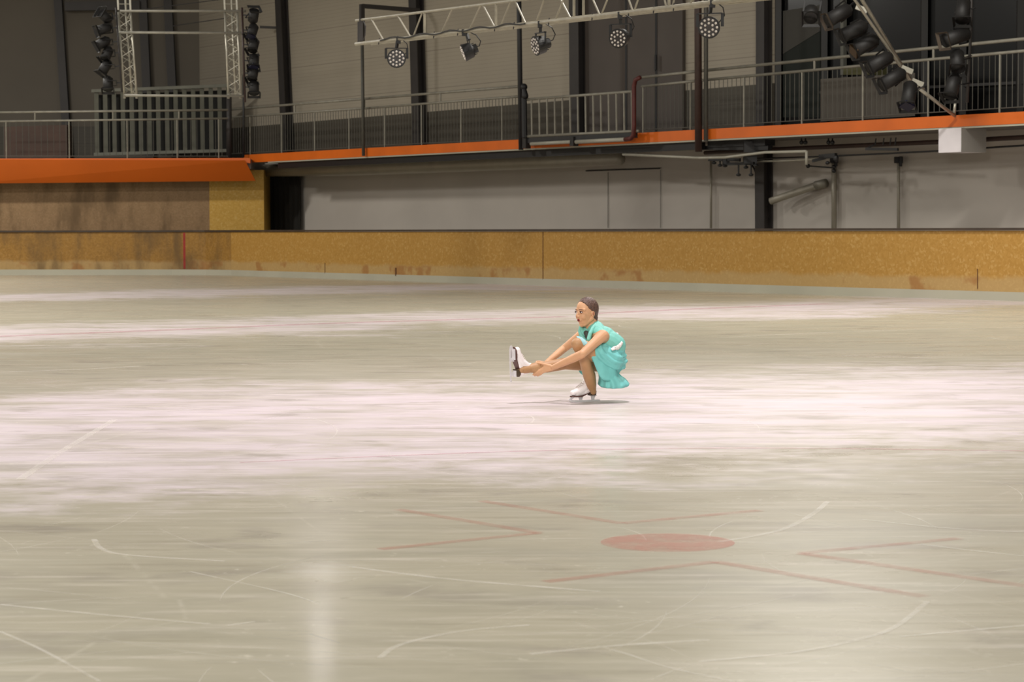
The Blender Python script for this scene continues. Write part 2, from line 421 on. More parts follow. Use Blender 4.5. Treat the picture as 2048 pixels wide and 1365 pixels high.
# side gallery slab and end gallery slab
dk = MB()
pL, pR = side(505, 325, 1.5), side(2048, 247, 1.5)
zl, zr = pL.z, pR.z; tl, tr = tpar(pL), tpar(pR)
def zu(t): return zl + (zr - zl) * (t - tl) / (tr - tl)
pL2, pR2 = side(560, 306, 1.5), side(2048, 223, 1.5)
def zt(t): return pL2.z + (pR2.z - pL2.z) * (t - tpar(pL2)) / (tpar(pR2) - tpar(pL2))
ta, tb = -12, tl + 0.6
dk.hexa([ST(ta, 1.58, zu(ta)), ST(tb, 1.58, zu(tb)), ST(tb, WO, zu(tb)), ST(ta, WO, zu(ta)), ST(ta, 1.58, zt(ta) - .03), ST(tb, 1.58, zt(tb) - .03), ST(tb, WO, zt(tb) - .03), ST(ta, WO, zt(ta) - .03)])
zE = atY(250, 318, 72).z
e0 = atY(500, 320, 72.0)
dk.box((-30 + (e0.x + 30) / 2 - 0.0, 76.1, zE - 0.16), (e0.x + 30, 7.8, 0.30))
gallery = thing('gallery', 'raised spectator gallery with orange painted edge along the far walls', 'gallery', ST(10, 1.5, 3.5))
del gallery['label'], gallery['category']; gallery['kind'] = 'structure'; gallery.name = 'floor_gallery'; ORG['floor_gallery'] = V(gallery.location)
obj('gallery_slab', dk, M_UNDER, gallery)
f = MB()
f.hexa([ST(ta, 1.5, zu(ta)), ST(tb, 1.5, zu(tb)), ST(tb, 1.58, zu(tb)), ST(ta, 1.58, zu(ta)), ST(ta, 1.5, zt(ta)), ST(tb, 1.5, zt(tb)), ST(tb, 1.58, zt(tb)), ST(ta, 1.58, zt(ta))])
f.box((-30 + (e0.x + 30) / 2, 72.1, zE - 0.06), (e0.x + 30, 0.16, 0.16))
obj('orange_edge', f, M_ORANGE, gallery)
# pale lip just below the orange edge
f = MB(); f.beam(ST(ta, 1.56, zu(ta) - 0.02), ST(tl - 1, 1.56, zu(tl - 1) - 0.02), 0.10, 0.035)
obj('edge_lip', f, M_KICK, gallery)
f = MB(); f.beam(ST(tpar(side(1400, 280, 1.6)), 1.68, zu(10) - 0.13), ST(tl - 1.5, 1.68, zu(tl - 1.5) - 0.13), 0.16, 0.17)
obj('dark_edge_beam', f, M_BLACK, gallery)
# sloping orange skirt of the end gallery
f = MB()
a = atY(-60, 319, 71.9); b = atY(490, 321, 71.9); c = atY(511, 362, 72.55); d = atY(-60, 367.5, 72.55)
off = V((0, 0.05, 0))
f.hexa([d, c, c + off, d + off, a, b, b + off, a + off])
sk = obj('orange_skirt', f, M_SKIRT, gallery)

# upper board wall under the end gallery
def quadslab(mb, pa, pb, z0, z1, th, mi=0):
    a = V(pa); b = V(pb); d = (b - a).normalized(); n = V((-d.y, d.x, 0))
    if n.y < 0: n = -n
    mb.hexa([V((a.x, a.y, z0)), V((b.x, b.y, z0)), V((b.x, b.y, z0)) + n * th, V((a.x, a.y, z0)) + n * th,
             V((a.x, a.y, z1)), V((b.x, b.y, z1)), V((b.x, b.y, z1)) + n * th, V((a.x, a.y, z1)) + n * th], mi)
x418 = atY(419, 400, 73.3).x; x528 = atY(528, 400, 73.3).x
f = MB(); quadslab(f, (-30, 73.3, 0), (x418, 73.3, 0), 1.3, zE - 0.32, 0.08)
uw = tag(obj('upper_board_wall', f, M_OSB_UP, loc=(-15, 73.3, 1.3)), 'grey-brown stained board wall under the sloping orange skirt', 'wall panel')
for px in (64, 172, 262, 418):   # board joints as thin raised battens
    pass
f = MB(); quadslab(f, (x418, 73.28, 0), (x528, 73.28, 0), 1.3, zE - 0.32, 0.10)
f2 = V((x528, 73.28, 0)); quadslab(f, (x528 - 0.001, 73.38, 0), (x528 + 0.0, 75.2, 0), 1.3, zE - 0.32, 0.08)
tag(obj('upper_board_panel', f, M_OSB_NEW, loc=(x418, 73.3, 1.3)), 'fresh yellow board panel at the right end of the stained upper wall', 'wall panel')

# ------------------------------------------------------------------ rink boards
HB = 1.385
def board_section(name_label, pts, matp, cap=True):
    o = thing('rink_board', name_label, 'rink board', pts[0])
    pn, kk, cr = MB(), MB(), MB()
    for i in range(len(pts) - 1):
        a, b = V(pts[i]), V(pts[i + 1])
        quadslab(pn, a, b, 0.16, HB - 0.05, 0.05); quadslab(kk, a + (a - b).cross(V((0, 0, 1))).normalized() * 0, b, 0.0, 0.17, 0.065)
        d = (b - a).normalized(); n = V((-d.y, d.x, 0)); n = n if n.y > 0 else -n
        cr.beam(a + n * 0.02 + V((0, 0, HB - 0.02)), b + n * 0.02 + V((0, 0, HB - 0.02)), 0.14, 0.05)
    # kick strip stands a little proud of the panel
    for v in kk.v: v.y -= 0.02
    obj('board_panel', pn, matp, o); obj('kick_strip', kk, M_KICK, o); obj('cap_rail', cr, M_CAPRAIL, o)
    return o
def bs(px): 
    k = ray(px, 560); k = k.x / k.y
    t = (B0.x - k * B0.y) / (k * U2.y - U2.x); return ST(t, 0, 0)
c463 = bs(463)
board_section('long yellow strand-board section on the right with brown soaked patches along its foot', [ST(-12, 0, 0), bs(1084)], M_OSB)
board_section('middle yellow strand-board section between the seam and the darker stained boards', [bs(1084), c463], M_OSB)
endp = [c463, V((c463.x - 0.9, c463.y + 0.85, 0)), V((c463.x - 2.0, c463.y + 1.2, 0)), V((-16.1, 72.15, 0)), V((-30, 72.4, 0))]
M_SEAM = mat('dark_seam', (96, 60, 24), .7)
for brd, px, y0, y1 in ((bpy.data.objects['rink_board'], 1086, 464, 560), (bpy.data.objects['rink_board'], 1955, 538, 578), (bpy.data.objects['rink_board.001'], 650, 526, 548), (bpy.data.objects['rink_board.001'], 792, 536, 552)):
    f = MB(); f.tube([side(px, y0, -.004), side(px, y1, -.004)], .011 if px != 792 else .025, 5); obj('board_seam', f, M_SEAM, brd)
eb = board_section('dark stained end board section at the left below the upper board wall', endp, M_OSB_OLD)
# red painted line on end board
f = MB(); g0 = atY(367, 466, 71.35)
f.box((g0.x, 71.55, 0.75), (0.075, 0.06, 1.12))
obj('red_goal_line_stripe', f, mat('red_line_paint', (150, 34, 22), 0.5, nscale=5, namt=0.25), eb, label='vertical red stripe painted on the board')
# shelf behind the end boards
f = MB(); f.box((-19, 72.9, 1.36), (22, 0.75, 0.06)); f = obj('board_shelf', f, M_CAPRAIL, eb)

# ------------------------------------------------------------------ columns on the walls
def column(label, pa, pb, pl, w, d, m=M_STEEL_DK, grp=None, up_to=14.8, foot=None):
    a = pt(pa[0], pa[1], pl); b = pt(pb[0], pb[1], pl)
    dirv = (a - b).normalized(); top = a + dirv * ((up_to - a.z) / dirv.z); bot = b - dirv * ((b.z - foot) / dirv.z) if foot is not None else b
    f = MB()
    out = -N2 if pl[0] == 's' else V((0, -1, 0)); wv = U2 if pl[0] == 's' else V((1, 0, 0))
    # H section: two flanges and a web
    for s_, dd in ((0.0, 0.03), (d - 0.03, 0.03)):
        q = lambda p, x, y: p + wv * x + out * (y)
        f.hexa([q(bot, -w / 2, s_), q(bot, w / 2, s_), q(bot, w / 2, s_ + dd), q(bot, -w / 2, s_ + dd), q(top, -w / 2, s_), q(top, w / 2, s_), q(top, w / 2, s_ + dd), q(top, -w / 2, s_ + dd)])
    f.hexa([q(bot, -.02, .03), q(bot, .02, .03), q(bot, .02, d - .03), q(bot, -.02, d - .03), q(top, -.02, .03), q(top, .02, .03), q(top, .02, d - .03), q(top, -.02, d - .03)])
    o = obj('steel_column', f, m, loc=bot); return tag(o, label, 'column', grp)
zd = zu(10)
column('wide dark steel column between the pale wall and the tall dark door', (1165, 0), (1167, 250), ('s', WO - .02), 0.42, 0.3, foot=zd + .28)
column('dark steel column behind the gallery rail, above the second stage lamp from the left', (840, 0), (848, 290), ('s', WO - .02), 0.40, 0.28, foot=3.75)
column('dark steel column just right of the left lighting rig', (570, 0), (583, 290), ('s', WO - .02), 0.36, 0.28, foot=3.75)
column('slim dark steel column at the left edge of the dark gallery windows', (1536, 0), (1536, 250), ('s', WO - .02), 0.30, 0.25, foot=3.75)
column('dark steel column below the gallery where the pale diagonal pipe starts', (1536, 262), (1537, 455), ('s', WO - .02), 0.33, 0.28, foot=0.0, up_to=3.5)
column('dark steel column on the dim back wall far left of the lighting rig', (118, 0), (133, 240), ('y', YE - .02), 0.27, 0.25, foot=3.75)
column('dark steel column seen through the lighting rig, the left of the pair', (287, 0), (295, 180), ('y', YE - .02), 0.28, 0.25, foot=3.75)
column('dark steel column seen through the lighting rig, the right of the pair', (337, 0), (346, 180), ('y', YE - .02), 0.28, 0.25, foot=3.75)

# tall dark sliding door on the upper wall
f = MB(); wallslab(tdoorR, tdoorL, 3.75, 11.5, 0, f, WO - 0.10, 0.12)
dr = struct('door_1', f, M_DOOR)
f = MB()
for px in (1252, 1312):
    p = side(px, 140, WO - 0.12); f.beam(V((p.x, p.y, 3.8)), V((p.x, p.y, 11.3)), 0.05, 0.03)
obj('door_seam', f, M_BLACK, dr)
f = MB(); a = side(1311, 110, WO - .2); b = side(1311, 140, WO - .2); f.tube([a, b], 0.03); obj('door_handle', f, M_BLACK2, dr)

# dark glazed openings on the right
tw0 = -14
f = MB(); wallslab(tw0, twin, 3.55, 7.7, 0, f, WO + 0.10, 0.05)
w1 = struct('window_1', f, M_GLASSDK)
f = MB()
for px in (1556, 1648, 1687, 1848, 1925, 2040, 2140):
    p = side(px, 100, WO + 0.02); f.beam(V((p.x, p.y, 3.6)), V((p.x, p.y, 7.7)), 0.14 if px != 1687 else 0.12, 0.12)
for z in (3.62, 7.62): f.beam(ST(tw0, WO + .02, z), ST(twin, WO + .02, z), 0.12, 0.12)
a_ = side(2048, 165, WO + .02); b_ = side(1640, 185, WO + .02); f.beam(a_, b_, 0.05, 0.06)
obj('window_frame', f, M_FRAMEDK, w1)
f = MB()
q = [side(1566, 22, WO + .06), side(1566, 108, WO + .06), side(1640, 62, WO + .06), side(1640, 10, WO + .06)]
f.add(q + [x + N2 * .03 for x in q], [(0, 1, 2, 3), (7, 6, 5, 4), (0, 4, 5, 1), (1, 5, 6, 2), (2, 6, 7, 3), (3, 7, 4, 0)])
obj('grey_curtain', f, mat('grey_curtain_cloth', (62, 60, 55), 0.8), w1, label='pale grey slanting blind behind the glass')
f = MB()
q = [side(1566, 108, WO + .07), side(1566, 235, WO + .07), side(1640, 235, WO + .07), side(1640, 62, WO + .07)]
f.add(q + [x + N2 * .02 for x in q], [(0, 1, 2, 3), (7, 6, 5, 4), (0, 4, 5, 1), (1, 5, 6, 2), (2, 6, 7, 3), (3, 7, 4, 0)])
obj('green_curtain', f, mat('dark_green_cloth', (18, 24, 18), 0.8), w1, label='dark green panel behind the glass')
q = side(1690, 60, WO); f = MB(); f.beam(side(1687, 0, WO - .05), side(1687, 150, WO - .05), 0.10, 0.1)
tag(obj('window_post', f, mat('greenish_grey_post', (96, 96, 88), 0.6, nscale=3, namt=.1), loc=side(1687, 150, WO - .05)), 'pale grey upright post in front of the dark gallery windows', 'post')
# grey panel standing on the gallery behind the rail
f = MB(); f.hexa([side(1830, 232, 2.4), side(1641, 243, 2.4), side(1641, 243, 2.46), side(1830, 232, 2.46), side(1830, 146, 2.4), side(1641, 158, 2.4), side(1641, 158, 2.46), side(1830, 146, 2.46)])
tag(obj('standing_panel', f, M_GREYBOX, loc=side(1740, 238, 2.4)), 'grey rectangular panel standing behind the gallery rail below the slanted lamps', 'panel')
f = MB(); a = side(1760, 142, 2.7); b = side(1700, 142, 2.7); f.beam(a, b, .4, .18)
tag(obj('dull_yellow_box', f, mat('dull_yellow', (74, 72, 40), 0.7), loc=a), 'dull yellow box above the grey standing panel', 'box')

# ------------------------------------------------------------------ gallery railings
CYL = {}
def cylmesh(r, key):
    if key not in CYL:
        m = MB(); m.tube([V((0, 0, 0)), V((0, 0, 1))], r, 6); CYL[key] = m.mesh(key)
    return CYL[key]
def railing(label, pl, pxa, pxb, top, mid, base, posts, stubs, sp, rb=0.009, rr=0.036, posts_r=0.022, bal_top=None, grp='railing sections along the gallery', m_bal=None, lower=True):
    """top/mid/base: ((px,py),(px,py)) lines in the railing plane"""
    line = lambda L, p: (V(L[1]) - V(L[0])) * 0
    def P(L, px):
        k = (px - L[0][0]) / (L[1][0] - L[0][0]); return pt(px, L[0][1] + (L[1][1] - L[0][1]) * k, pl)
    root = thing('gallery_railing', label, 'railing', P(base, (pxa + pxb) / 2), grp)
    org = ORG[root.name]
    if top:
        f = MB(); f.tube([P(top, pxa), P(top, (pxa + pxb) / 2), P(top, pxb)], rr, 8); obj('handrail', f, M_GALV, root, True)
    f = MB(); f.tube([P(mid, pxa), P(mid, pxb)], rr * 0.9, 8); obj('top_bar', f, M_GALV, root, True)
    if lower:
        f = MB(); f.tube([P(base, pxa) + V((0, 0, .10)), P(base, pxb) + V((0, 0, .10))], 0.012, 6); obj('bottom_bar', f, M_BAL, root)
    a, b = P(mid, pxa), P(mid, pxb); n = int((b - a).length / sp)
    me = cylmesh(rb, 'baluster'); 
    if not me.materials: me.materials.append(m_bal or M_BAL)
    for i in range(1, n):
        k = i / n
        top_p = a.lerp(b, k); low = P(base, pxa).lerp(P(base, pxb), k).z + .10
        o = bpy.data.objects.new('baluster', me); C.objects.link(o); o.parent = root
        o.location = V((top_p.x, top_p.y, low)) - org; o.scale = (1, 1, top_p.z - low)
    for px in posts:
        p = P(mid, px); f = MB(); f.tube([V((p.x, p.y, P(base, px).z - .06)), V((p.x, p.y, p.z))], posts_r, 6); obj('post', f, M_GALV, root)
    for px in stubs:
        p, q = P(mid, px), P(top, px); f = MB(); f.tube([p, q], .028, 6); obj('handrail_bracket', f, M_GALV, root)
    return root
SP = ('s', 1.62)
railing('far left stretch of gallery railing above the orange skirt, in front of the slatted screen', ('y', 72.15), -30, 456, ((0, 225), (456, 220)), ((0, 243), (456, 237)), ((0, 319), (456, 319)), [12, 138, 254, 354, 437], [70, 226, 358], 0.19)
railing('gallery railing stretch between the left rig pole and the thin pole under the truss end', SP, 463, 725, ((463, 219), (725, 198)), ((463, 235), (725, 217)), ((463, 314), (725, 300)), [500, 563, 629, 698], [590], 0.155)
railing('gallery railing stretch crossing the second steel column, ending at the black pole', SP, 727, 1038, ((727, 198), (1038, 173)), ((727, 217), (1038, 193)), ((727, 299), (1038, 286)), [769, 843, 922, 1004], [729, 881], 0.155)
railing('short gallery railing stretch between the red bent pipe and the brown pole', SP, 1284, 1392, ((1284, 155), (1392, 143)), ((1284, 173), (1392, 162)), ((1284, 268), (1392, 263)), [1286, 1381], [], 0.155)
railing('right hand stretch of gallery railing in front of the dark windows', SP, 1396, 2420, ((1400, 142), (2048, 78)), ((1400, 161), (2048, 102)), ((1400, 262), (2048, 224)), [1488, 1604, 1726, 1857, 2000, 2150, 2310], [1629, 1867, 2120, 2390], 0.155)
# gate like railing with thick bars
gp = ('s', 1.25)
root = thing('gate_railing', 'gate-like railing with fewer thick pale bars beside the red bent pipe', 'railing', side(1160, 268, 1.25))
f = MB(); f.tube([side(1054, 199, 1.25), side(1266, 183, 1.25)], 0.035, 8); obj('top_bar', f, M_GALV, root, True)
f = MB(); f.tube([side(1054, 273, 1.25), side(1277, 262, 1.25)], 0.035, 8); obj('bottom_bar', f, M_GALV, root, True)
for i in range(14):
    px = 1063 + i * 15.4; k = (px - 1054) / 212
    f = MB(); f.tube([side(px, 199 - 16 * k, 1.25), side(px + 1, 273 - 11 * k, 1.25)], 0.026, 6); obj('bar', f, M_GALV, root)
f = MB(); f.beam(side(1049, 281, 1.3), side(1272, 269, 1.3), 0.10, 0.16); obj('sill_beam', f, M_BLACK2, root)
for px in (1053, 1148):
    f = MB(); a = side(px, 274, 1.28); b = side(px, 297 - (px - 1053) * .05, 1.28); f.beam(a, b, 0.16, 0.16); obj('support_block', f, M_FRAMEDK, root)
# pipe rails with the bent red pipe
root = thing('bent_red_pipe', 'dark red pipe rising past the gate railing and bending over at the top', 'pipe', side(1268, 280, 1.15))
f = MB(); pts = [(1150, 283), (1200, 281), (1250, 279), (1262, 277), (1267, 270), (1268, 250), (1268, 200), (1268, 172), (1271, 160), (1280, 155)]
f.tube([side(x, y, 1.15) for x, y in pts[2:]], 0.055, 8); obj('bend', f, M_RED, root, True)
f = MB(); f.tube([side(1152, 284, 1.15), side(1252, 279, 1.15)], 0.05, 8); obj('pale_sleeve', f, M_WHITEPIPE, root, True, label='pale sleeve of the pipe under the gate')
f = MB(); f.tube([side(1062, 288, 1.2), side(1140, 284, 1.2)], 0.045, 8)
tag(obj('short_pale_pipe', f, M_WHITEPIPE, smooth=True, loc=side(1062, 288, 1.2)), 'short pale horizontal pipe below the gate railing, left of the bent pipe', 'pipe')
# poles
def pole(name, label, a, b, off, r, m, cat='pole', ext=True):
    A, B = side(a[0], a[1], off), side(b[0], b[1], off)
    if ext: A = B + (A - B) * ((9.5 - B.z) / max(A.z - B.z, .1))
    f = MB(); f.tube([B, A], r, 8); return tag(obj(name, f, m, smooth=True, loc=B), label, cat)
pole('hanging_pole', 'thin grey pole running down from the left end of the horizontal truss', (724, 60), (727, 312), 1.4, .05, M_BAL, ext=False)
pole('black_pole', 'thin black pole crossing the truss and ending left of the gate railing', (1038, 5), (1042, 300), 1.35, .065, M_BLACK2)
pole('hanging_pole', 'dark pole below the right foot of the left lighting rig', (458, 190), (458, 316), 1.0, .09, M_STEEL_DK, ext=False)
pole('brown_pipe_pole', 'thick dark brown vertical pipe beside the rightmost round stage lamp', (1396, 0), (1397, 304), 1.3, .085, M_BROWN)
pole('slim_green_pole', 'slim greenish grey pole close behind the brown vertical pipe', (1412, 0), (1412, 282), 1.42, .05, M_BAL)
pole('thin_wire_pole', 'thin dark drop rod behind the lighting rig right foot', (487, 150), (487, 315), 1.3, .035, M_BLACK2, ext=False)
root = thing('black_clamp_lamp', 'small black lamp head clamped on a stub left of the gate railing', 'lamp', side(1048, 275, 1.2))
f = MB(); f.tube([side(1049, 275, 1.2), side(1048, 195, 1.2)], 0.075, 8); obj('stub_post', f, M_BLACK, root)
f = MB(); f.ell(side(1048, 174, 1.2), (.09, .09, .09)); f.cap(side(1048, 174, 1.2), side(1050, 192, 1.2), .05, .09); f.cap(side(1045, 168, 1.2), side(1045, 170, 1.2), .02, .02); obj('lamp_head', f, M_BLACK, root, True)

# bracket arms at the top
f = MB(); a = side(724, 12, 1.4); b = side(838, 21, WO - .3); f.beam(b, a, .12, .12); f.beam(a + V((0, 0, .05)), side(724, 88, 1.4), .12, .12)
tag(obj('dark_bracket_arm', f, M_STEEL_DK, loc=b), 'dark angle bracket reaching left from the column to the truss end', 'bracket')
f = MB(); f.beam(atY(130, 13, 79.7), atY(280, 11, 79.7), .18, .30)
tag(obj('dark_cross_beam', f, M_STEEL_DK, loc=atY(130, 13, 79.7)), 'dark horizontal beam between columns on the dim back wall', 'beam')
f = MB(); f.beam(atY(520, 54, 75), atY(566, 56, 75), .06, .08)
tag(obj('dark_stay_bar', f, M_STEEL_DK, loc=atY(520, 54, 75)), 'short dark bar between the rig lamps and the next column', 'bar')

# slatted metal screen behind the end railing
YS = 75.5
root = thing('slatted_screen', 'tall screen of upright metal slats behind the left railing', 'screen', atY(320, 310, YS))
f = MB(); a, b_, c_, d_ = atY(194, 308, YS + .35), atY(462, 303, YS + .35), atY(462, 180, YS + .35), atY(194, 190, YS + .35); dv_ = V((0, .05, 0))
f.hexa([a, b_, b_ + dv_, a + dv_, d_, c_, c_ + dv_, d_ + dv_]); obj('gap_dark_sheet', f, mat('painted_gap_dark', (30, 29, 26), .8), root)  # dark sheet added behind the slats to darken the gaps
M_SLAT = mat('grey_green_slat', (112, 112, 100), 0.6, nscale=3, namt=.12)
f = MB(); f.beam(atY(183, 182, YS), atY(462, 171, YS), .08, .10); obj('top_rail', f, M_SLAT, root)
f = MB(); f.beam(atY(188, 309, YS), atY(462, 301, YS), .08, .10); obj('bottom_rail', f, M_SLAT, root)
for i in range(16):
    px = 190 + i * 17.6; k = i / 16
    f = MB(); a = atY(px, 184 - 10 * k, YS); b = atY(px + 2, 308 - 7 * k, YS)
    f.hexa([b + V((-.03, 0, 0)), b + V((.10, .06, 0)), b + V((.10, .09, 0)), b + V((-.03, .03, 0)), a + V((-.03, 0, 0)), a + V((.10, .06, 0)), a + V((.10, .09, 0)), a + V((-.03, .03, 0))])
    obj('slat', f, M_SLAT, root)
f = MB(); p0, p1 = atY(8, 318, 75), atY(134, 250, 75)
f.hexa([V((p0.x, 75, zE)), V((p1.x, 75, zE)), V((p1.x, 75.8, zE)), V((p0.x, 75.8, zE)), V((p0.x, 75, p1.z - .06)), V((p1.x, 75, p1.z)), V((p1.x, 75.8, p1.z)), V((p0.x, 75.8, p1.z - .06))])
tag(obj('brown_cabinet', f, mat('dark_brown_wood', (70, 46, 32), 0.6, nscale=2, namt=.2), loc=V((p0.x, 75, zE))), 'low dark brown cabinet behind the far left railing', 'cabinet')

# ------------------------------------------------------------------ pipes and fittings below the gallery
f = MB()  # pleated dark sheet added as the shade on the wall below the gallery
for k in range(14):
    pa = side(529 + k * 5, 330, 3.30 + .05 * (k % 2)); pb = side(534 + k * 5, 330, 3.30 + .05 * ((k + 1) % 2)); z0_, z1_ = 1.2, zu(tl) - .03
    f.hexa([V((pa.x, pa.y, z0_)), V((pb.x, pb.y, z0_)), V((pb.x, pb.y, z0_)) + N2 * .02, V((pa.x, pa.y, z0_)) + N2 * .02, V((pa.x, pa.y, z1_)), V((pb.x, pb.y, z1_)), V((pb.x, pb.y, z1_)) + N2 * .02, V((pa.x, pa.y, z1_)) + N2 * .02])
tag(obj('wall_shade_sheet', f, mat('painted_wall_shade', (26, 24, 19), .9), loc=side(560, 455, 3.3)), 'dark pleated sheet painted as wall shade under the gallery, right of the fresh yellow panel', 'painted shade')
f = MB(); f.tube([side(x, y, 2.6) for x, y in ((532, 341), (700, 338), (900, 330), (1080, 323), (1240, 317))], [.20, .21, .21, .2, .17], 14)
tag(obj('round_duct', f, M_DUCT, smooth=True, loc=side(532, 341, 2.6)), 'long pale round duct hung under the gallery above the plain wall', 'duct')
f = MB(); f.tube([side(x, y, 2.35) for x, y in ((1410, 306), (1500, 301), (1700, 292), (1880, 284), (2080, 273), (2420, 252))], .05, 8)
tag(obj('brown_pipe', f, M_BROWN, smooth=True, loc=side(1410, 306, 2.35)), 'thick dark brown pipe running level under the right gallery', 'pipe')
f = MB(); f.tube([side(x, y, 2.5) for x, y in ((1500, 318), (1650, 313), (1760, 308), (1880, 302), (2080, 289), (2420, 267))], .022, 6)
tag(obj('thin_dark_pipe', f, M_BLACK2, smooth=True, loc=side(1500, 318, 2.4)), 'thin dark conduit parallel below the brown level pipe', 'pipe')
f = MB(); f.tube([side(x, y, 1.65) for x, y in ((1246, 309), (1330, 313), (1400, 316), (1450, 315), (1490, 310), (1530, 305), (1612, 303))], .032, 8); f.tube([side(1613, 302, 1.65), side(1613, 330, 1.65)], .032, 8)
tag(obj('wavy_white_pipe', f, M_WHITEPIPE, smooth=True, loc=side(1246, 309, 1.65)), 'sagging white pipe under the gallery crossing the dark clamp cluster', 'pipe')
f = MB(); f.tube([side(x, y, 2.1) for x, y in ((1500, 323), (1560, 322), (1640, 318))], .022, 8)
tag(obj('short_cream_pipe', f, M_WHITEPIPE, smooth=True, loc=side(1500, 323, 2.1)), 'short cream pipe just below the sagging white pipe', 'pipe')
root = thing('diagonal_pipe', 'pale round pipe slanting up to the right from the lower steel column', 'pipe', side(1541, 403, WO - .5))
f = MB(); f.tube([side(1541, 403, WO - .5), side(1560, 396, WO - .4), side(1636, 370, WO - .25)], .085, 12); obj('pipe_body', f, M_DUCT, root, True)
f = MB(); f.tube([side(1632, 371, WO - .25), side(1652, 366, WO - .2)], .10, 12); obj('end_collar', f, M_GALV, root, True)
f = MB(); f.tube([side(x, y, WO - .2) for x, y in ((1500, 325), (1508, 337), (1513, 350), (1515, 380), (1514, 456))], .022, 6)
tag(obj('drooping_cable', f, M_BLACK2, smooth=True, loc=side(1514, 456, WO - .2)), 'dark cable curving down the wall left of the lower steel column', 'cable')
for px, lab, r in ((1422, 'slim vertical wall pipe below the clamp cluster', .03), (1797, 'slim pale vertical wall pipe with dark clamp at its top', .035), (1668, 'pale vertical wall pipe right of the diagonal pipe', .06)):
    root = thing('wall_pipe', lab, 'pipe', side(px, 458, WO - .12))
    f = MB(); f.tube([side(px, 457, WO - .12), side(px, 322, WO - .12)], r, 8); obj('pipe_body', f, M_DUCT, root, True)
    if px != 1422:
        f = MB(); yy = 320; f.box(side(px, yy, WO - .15), (.18, .12, .14)); f.box(side(px + 4, yy + 3, WO - .2), (.06, .08, .22)); obj('clamp', f, M_BLACK, root)
f = MB()
for a, b in (((1616, 332), (1667, 336)),): f.tube([side(a[0], a[1], 2.4), side(b[0], b[1], 2.4)], .018, 6)
for q in ((1616, 332), (1668, 334), (1668, 342)): f.ell(side(q[0], q[1], 2.4), (.05, .05, .05))
tag(obj('jointed_rod', f, M_BLACK, smooth=True, loc=side(1616, 332, 2.4)), 'dark rod with ball joints below the white pipe end', 'rod')
root = thing('clamp_cluster', 'tangle of black clamps and hooks hanging below the gallery at the brown pole', 'clamps', side(1470, 325, 1.9))
f = MB(); f.beam(side(1418, 319, 1.9), side(1480, 320, 1.9), .06, .08); f.beam(side(1455, 328, 1.9), side(1508, 327, 1.9), .06, .07); f.box(side(1500, 318, 1.9), (.30, .2, .22)); f.box(side(1452, 323, 1.9), (.16, .1, .16)); obj('clamp_bar', f, M_BLACK, root)
for px, y0, y1 in ((1428, 318, 326), (1440, 319, 331), (1450, 320, 332), (1477, 327, 350), (1502, 327, 350), (1492, 327, 335), (1512, 326, 331)):
    f = MB(); a, b = side(px, y0, 1.9), side(px, y1, 1.9); f.tube([a, b], .022, 6); f.ell(b, (.06, .05, .035)); obj('hook', f, M_BLACK, root)
f = MB(); f.beam(side(1425, 289, 1.9), side(1540, 285, 1.9), .3, .14); f.beam(side(1405, 296, 1.85), side(1540, 296, 1.85), .12, .10); f.box(side(1503, 294, 1.8), (.35, .2, .25)); obj('dark_bracket', f, M_BLACK, root)
k_ = 0
for px, lab in ((1607, 'pair of small black hooks under the gallery, left of the other hook pair'), (1661, 'pair of small black hooks under the gallery above the level brown pipe')):
    f = MB()
    for d_ in (-4, 4):
        a, b = side(px + d_, 277, 2.0), side(px + d_, 285, 2.0); f.tube([a, b], .018, 6); f.ell(b, (.05, .04, .05))
    tag(obj('hook_pair', f, M_BLACK, smooth=True, loc=side(px, 277, 2.0)), lab, 'hooks')
f = MB()
for px in (1752, 1768, 1782, 1792): f.tube([side(px, 277 - (px - 1752) * .05, 2.1), side(px - 2, 290, 2.1)], .015, 6)
f.beam(side(1732, 298, 2.0), side(1796, 299, 2.0), .05, .06); f.tube([side(1748, 290, 2.0), side(1732, 298, 2.0)], .02, 6)
tag(obj('hanger_frame', f, M_BLACK2, loc=side(1732, 298, 2.0)), 'dark hanger frame with thin prongs under the right gallery', 'hanger')
f = MB(); f.beam(side(1640, 314, 2.0), side(1672, 311, 2.0), .08, .10); f.beam(side(1626, 322, 2.0), side(1650, 316, 2.0), .06, .06); f.ell(side(1655, 326, 2.0), (.05, .04, .04)); f.ell(side(1672, 317, 2.0), (.06, .05, .08))
tag(obj('black_valve', f, M_BLACK, loc=side(1650, 316, 2.0)), 'black valve fitting at the end of the short cream pipe', 'valve')
f = MB(); f.tube([side(1172, 342, WO - .06), side(1320, 337, WO - .06)], .018, 6)
tag(obj('wall_cable_trunking', f, M_BLACK2, loc=side(1172, 342, WO - .06)), 'thin dark line of trunking high on the plain lower wall', 'trunking')
f = MB(); f.tube([side(1216, 345, WO - .03), side(1216, 456, WO - .03)], .008, 4); f.tube([side(1321, 340, WO - .03), side(1321, 456, WO - .03)], .008, 4)
obj('seam_strip', f, M_BAL, wall_right)
# white box hung under the gallery
root = thing('white_box', 'bright white box hanging under the orange edge at the right', 'box', side(1922, 305, 1.6))
A = side(1877, 306, 1.4); A2 = side(1922, 306, 1.55)
zt_ = side(1900, 257, 1.45).z; zb_ = side(1900, 305, 1.45).z
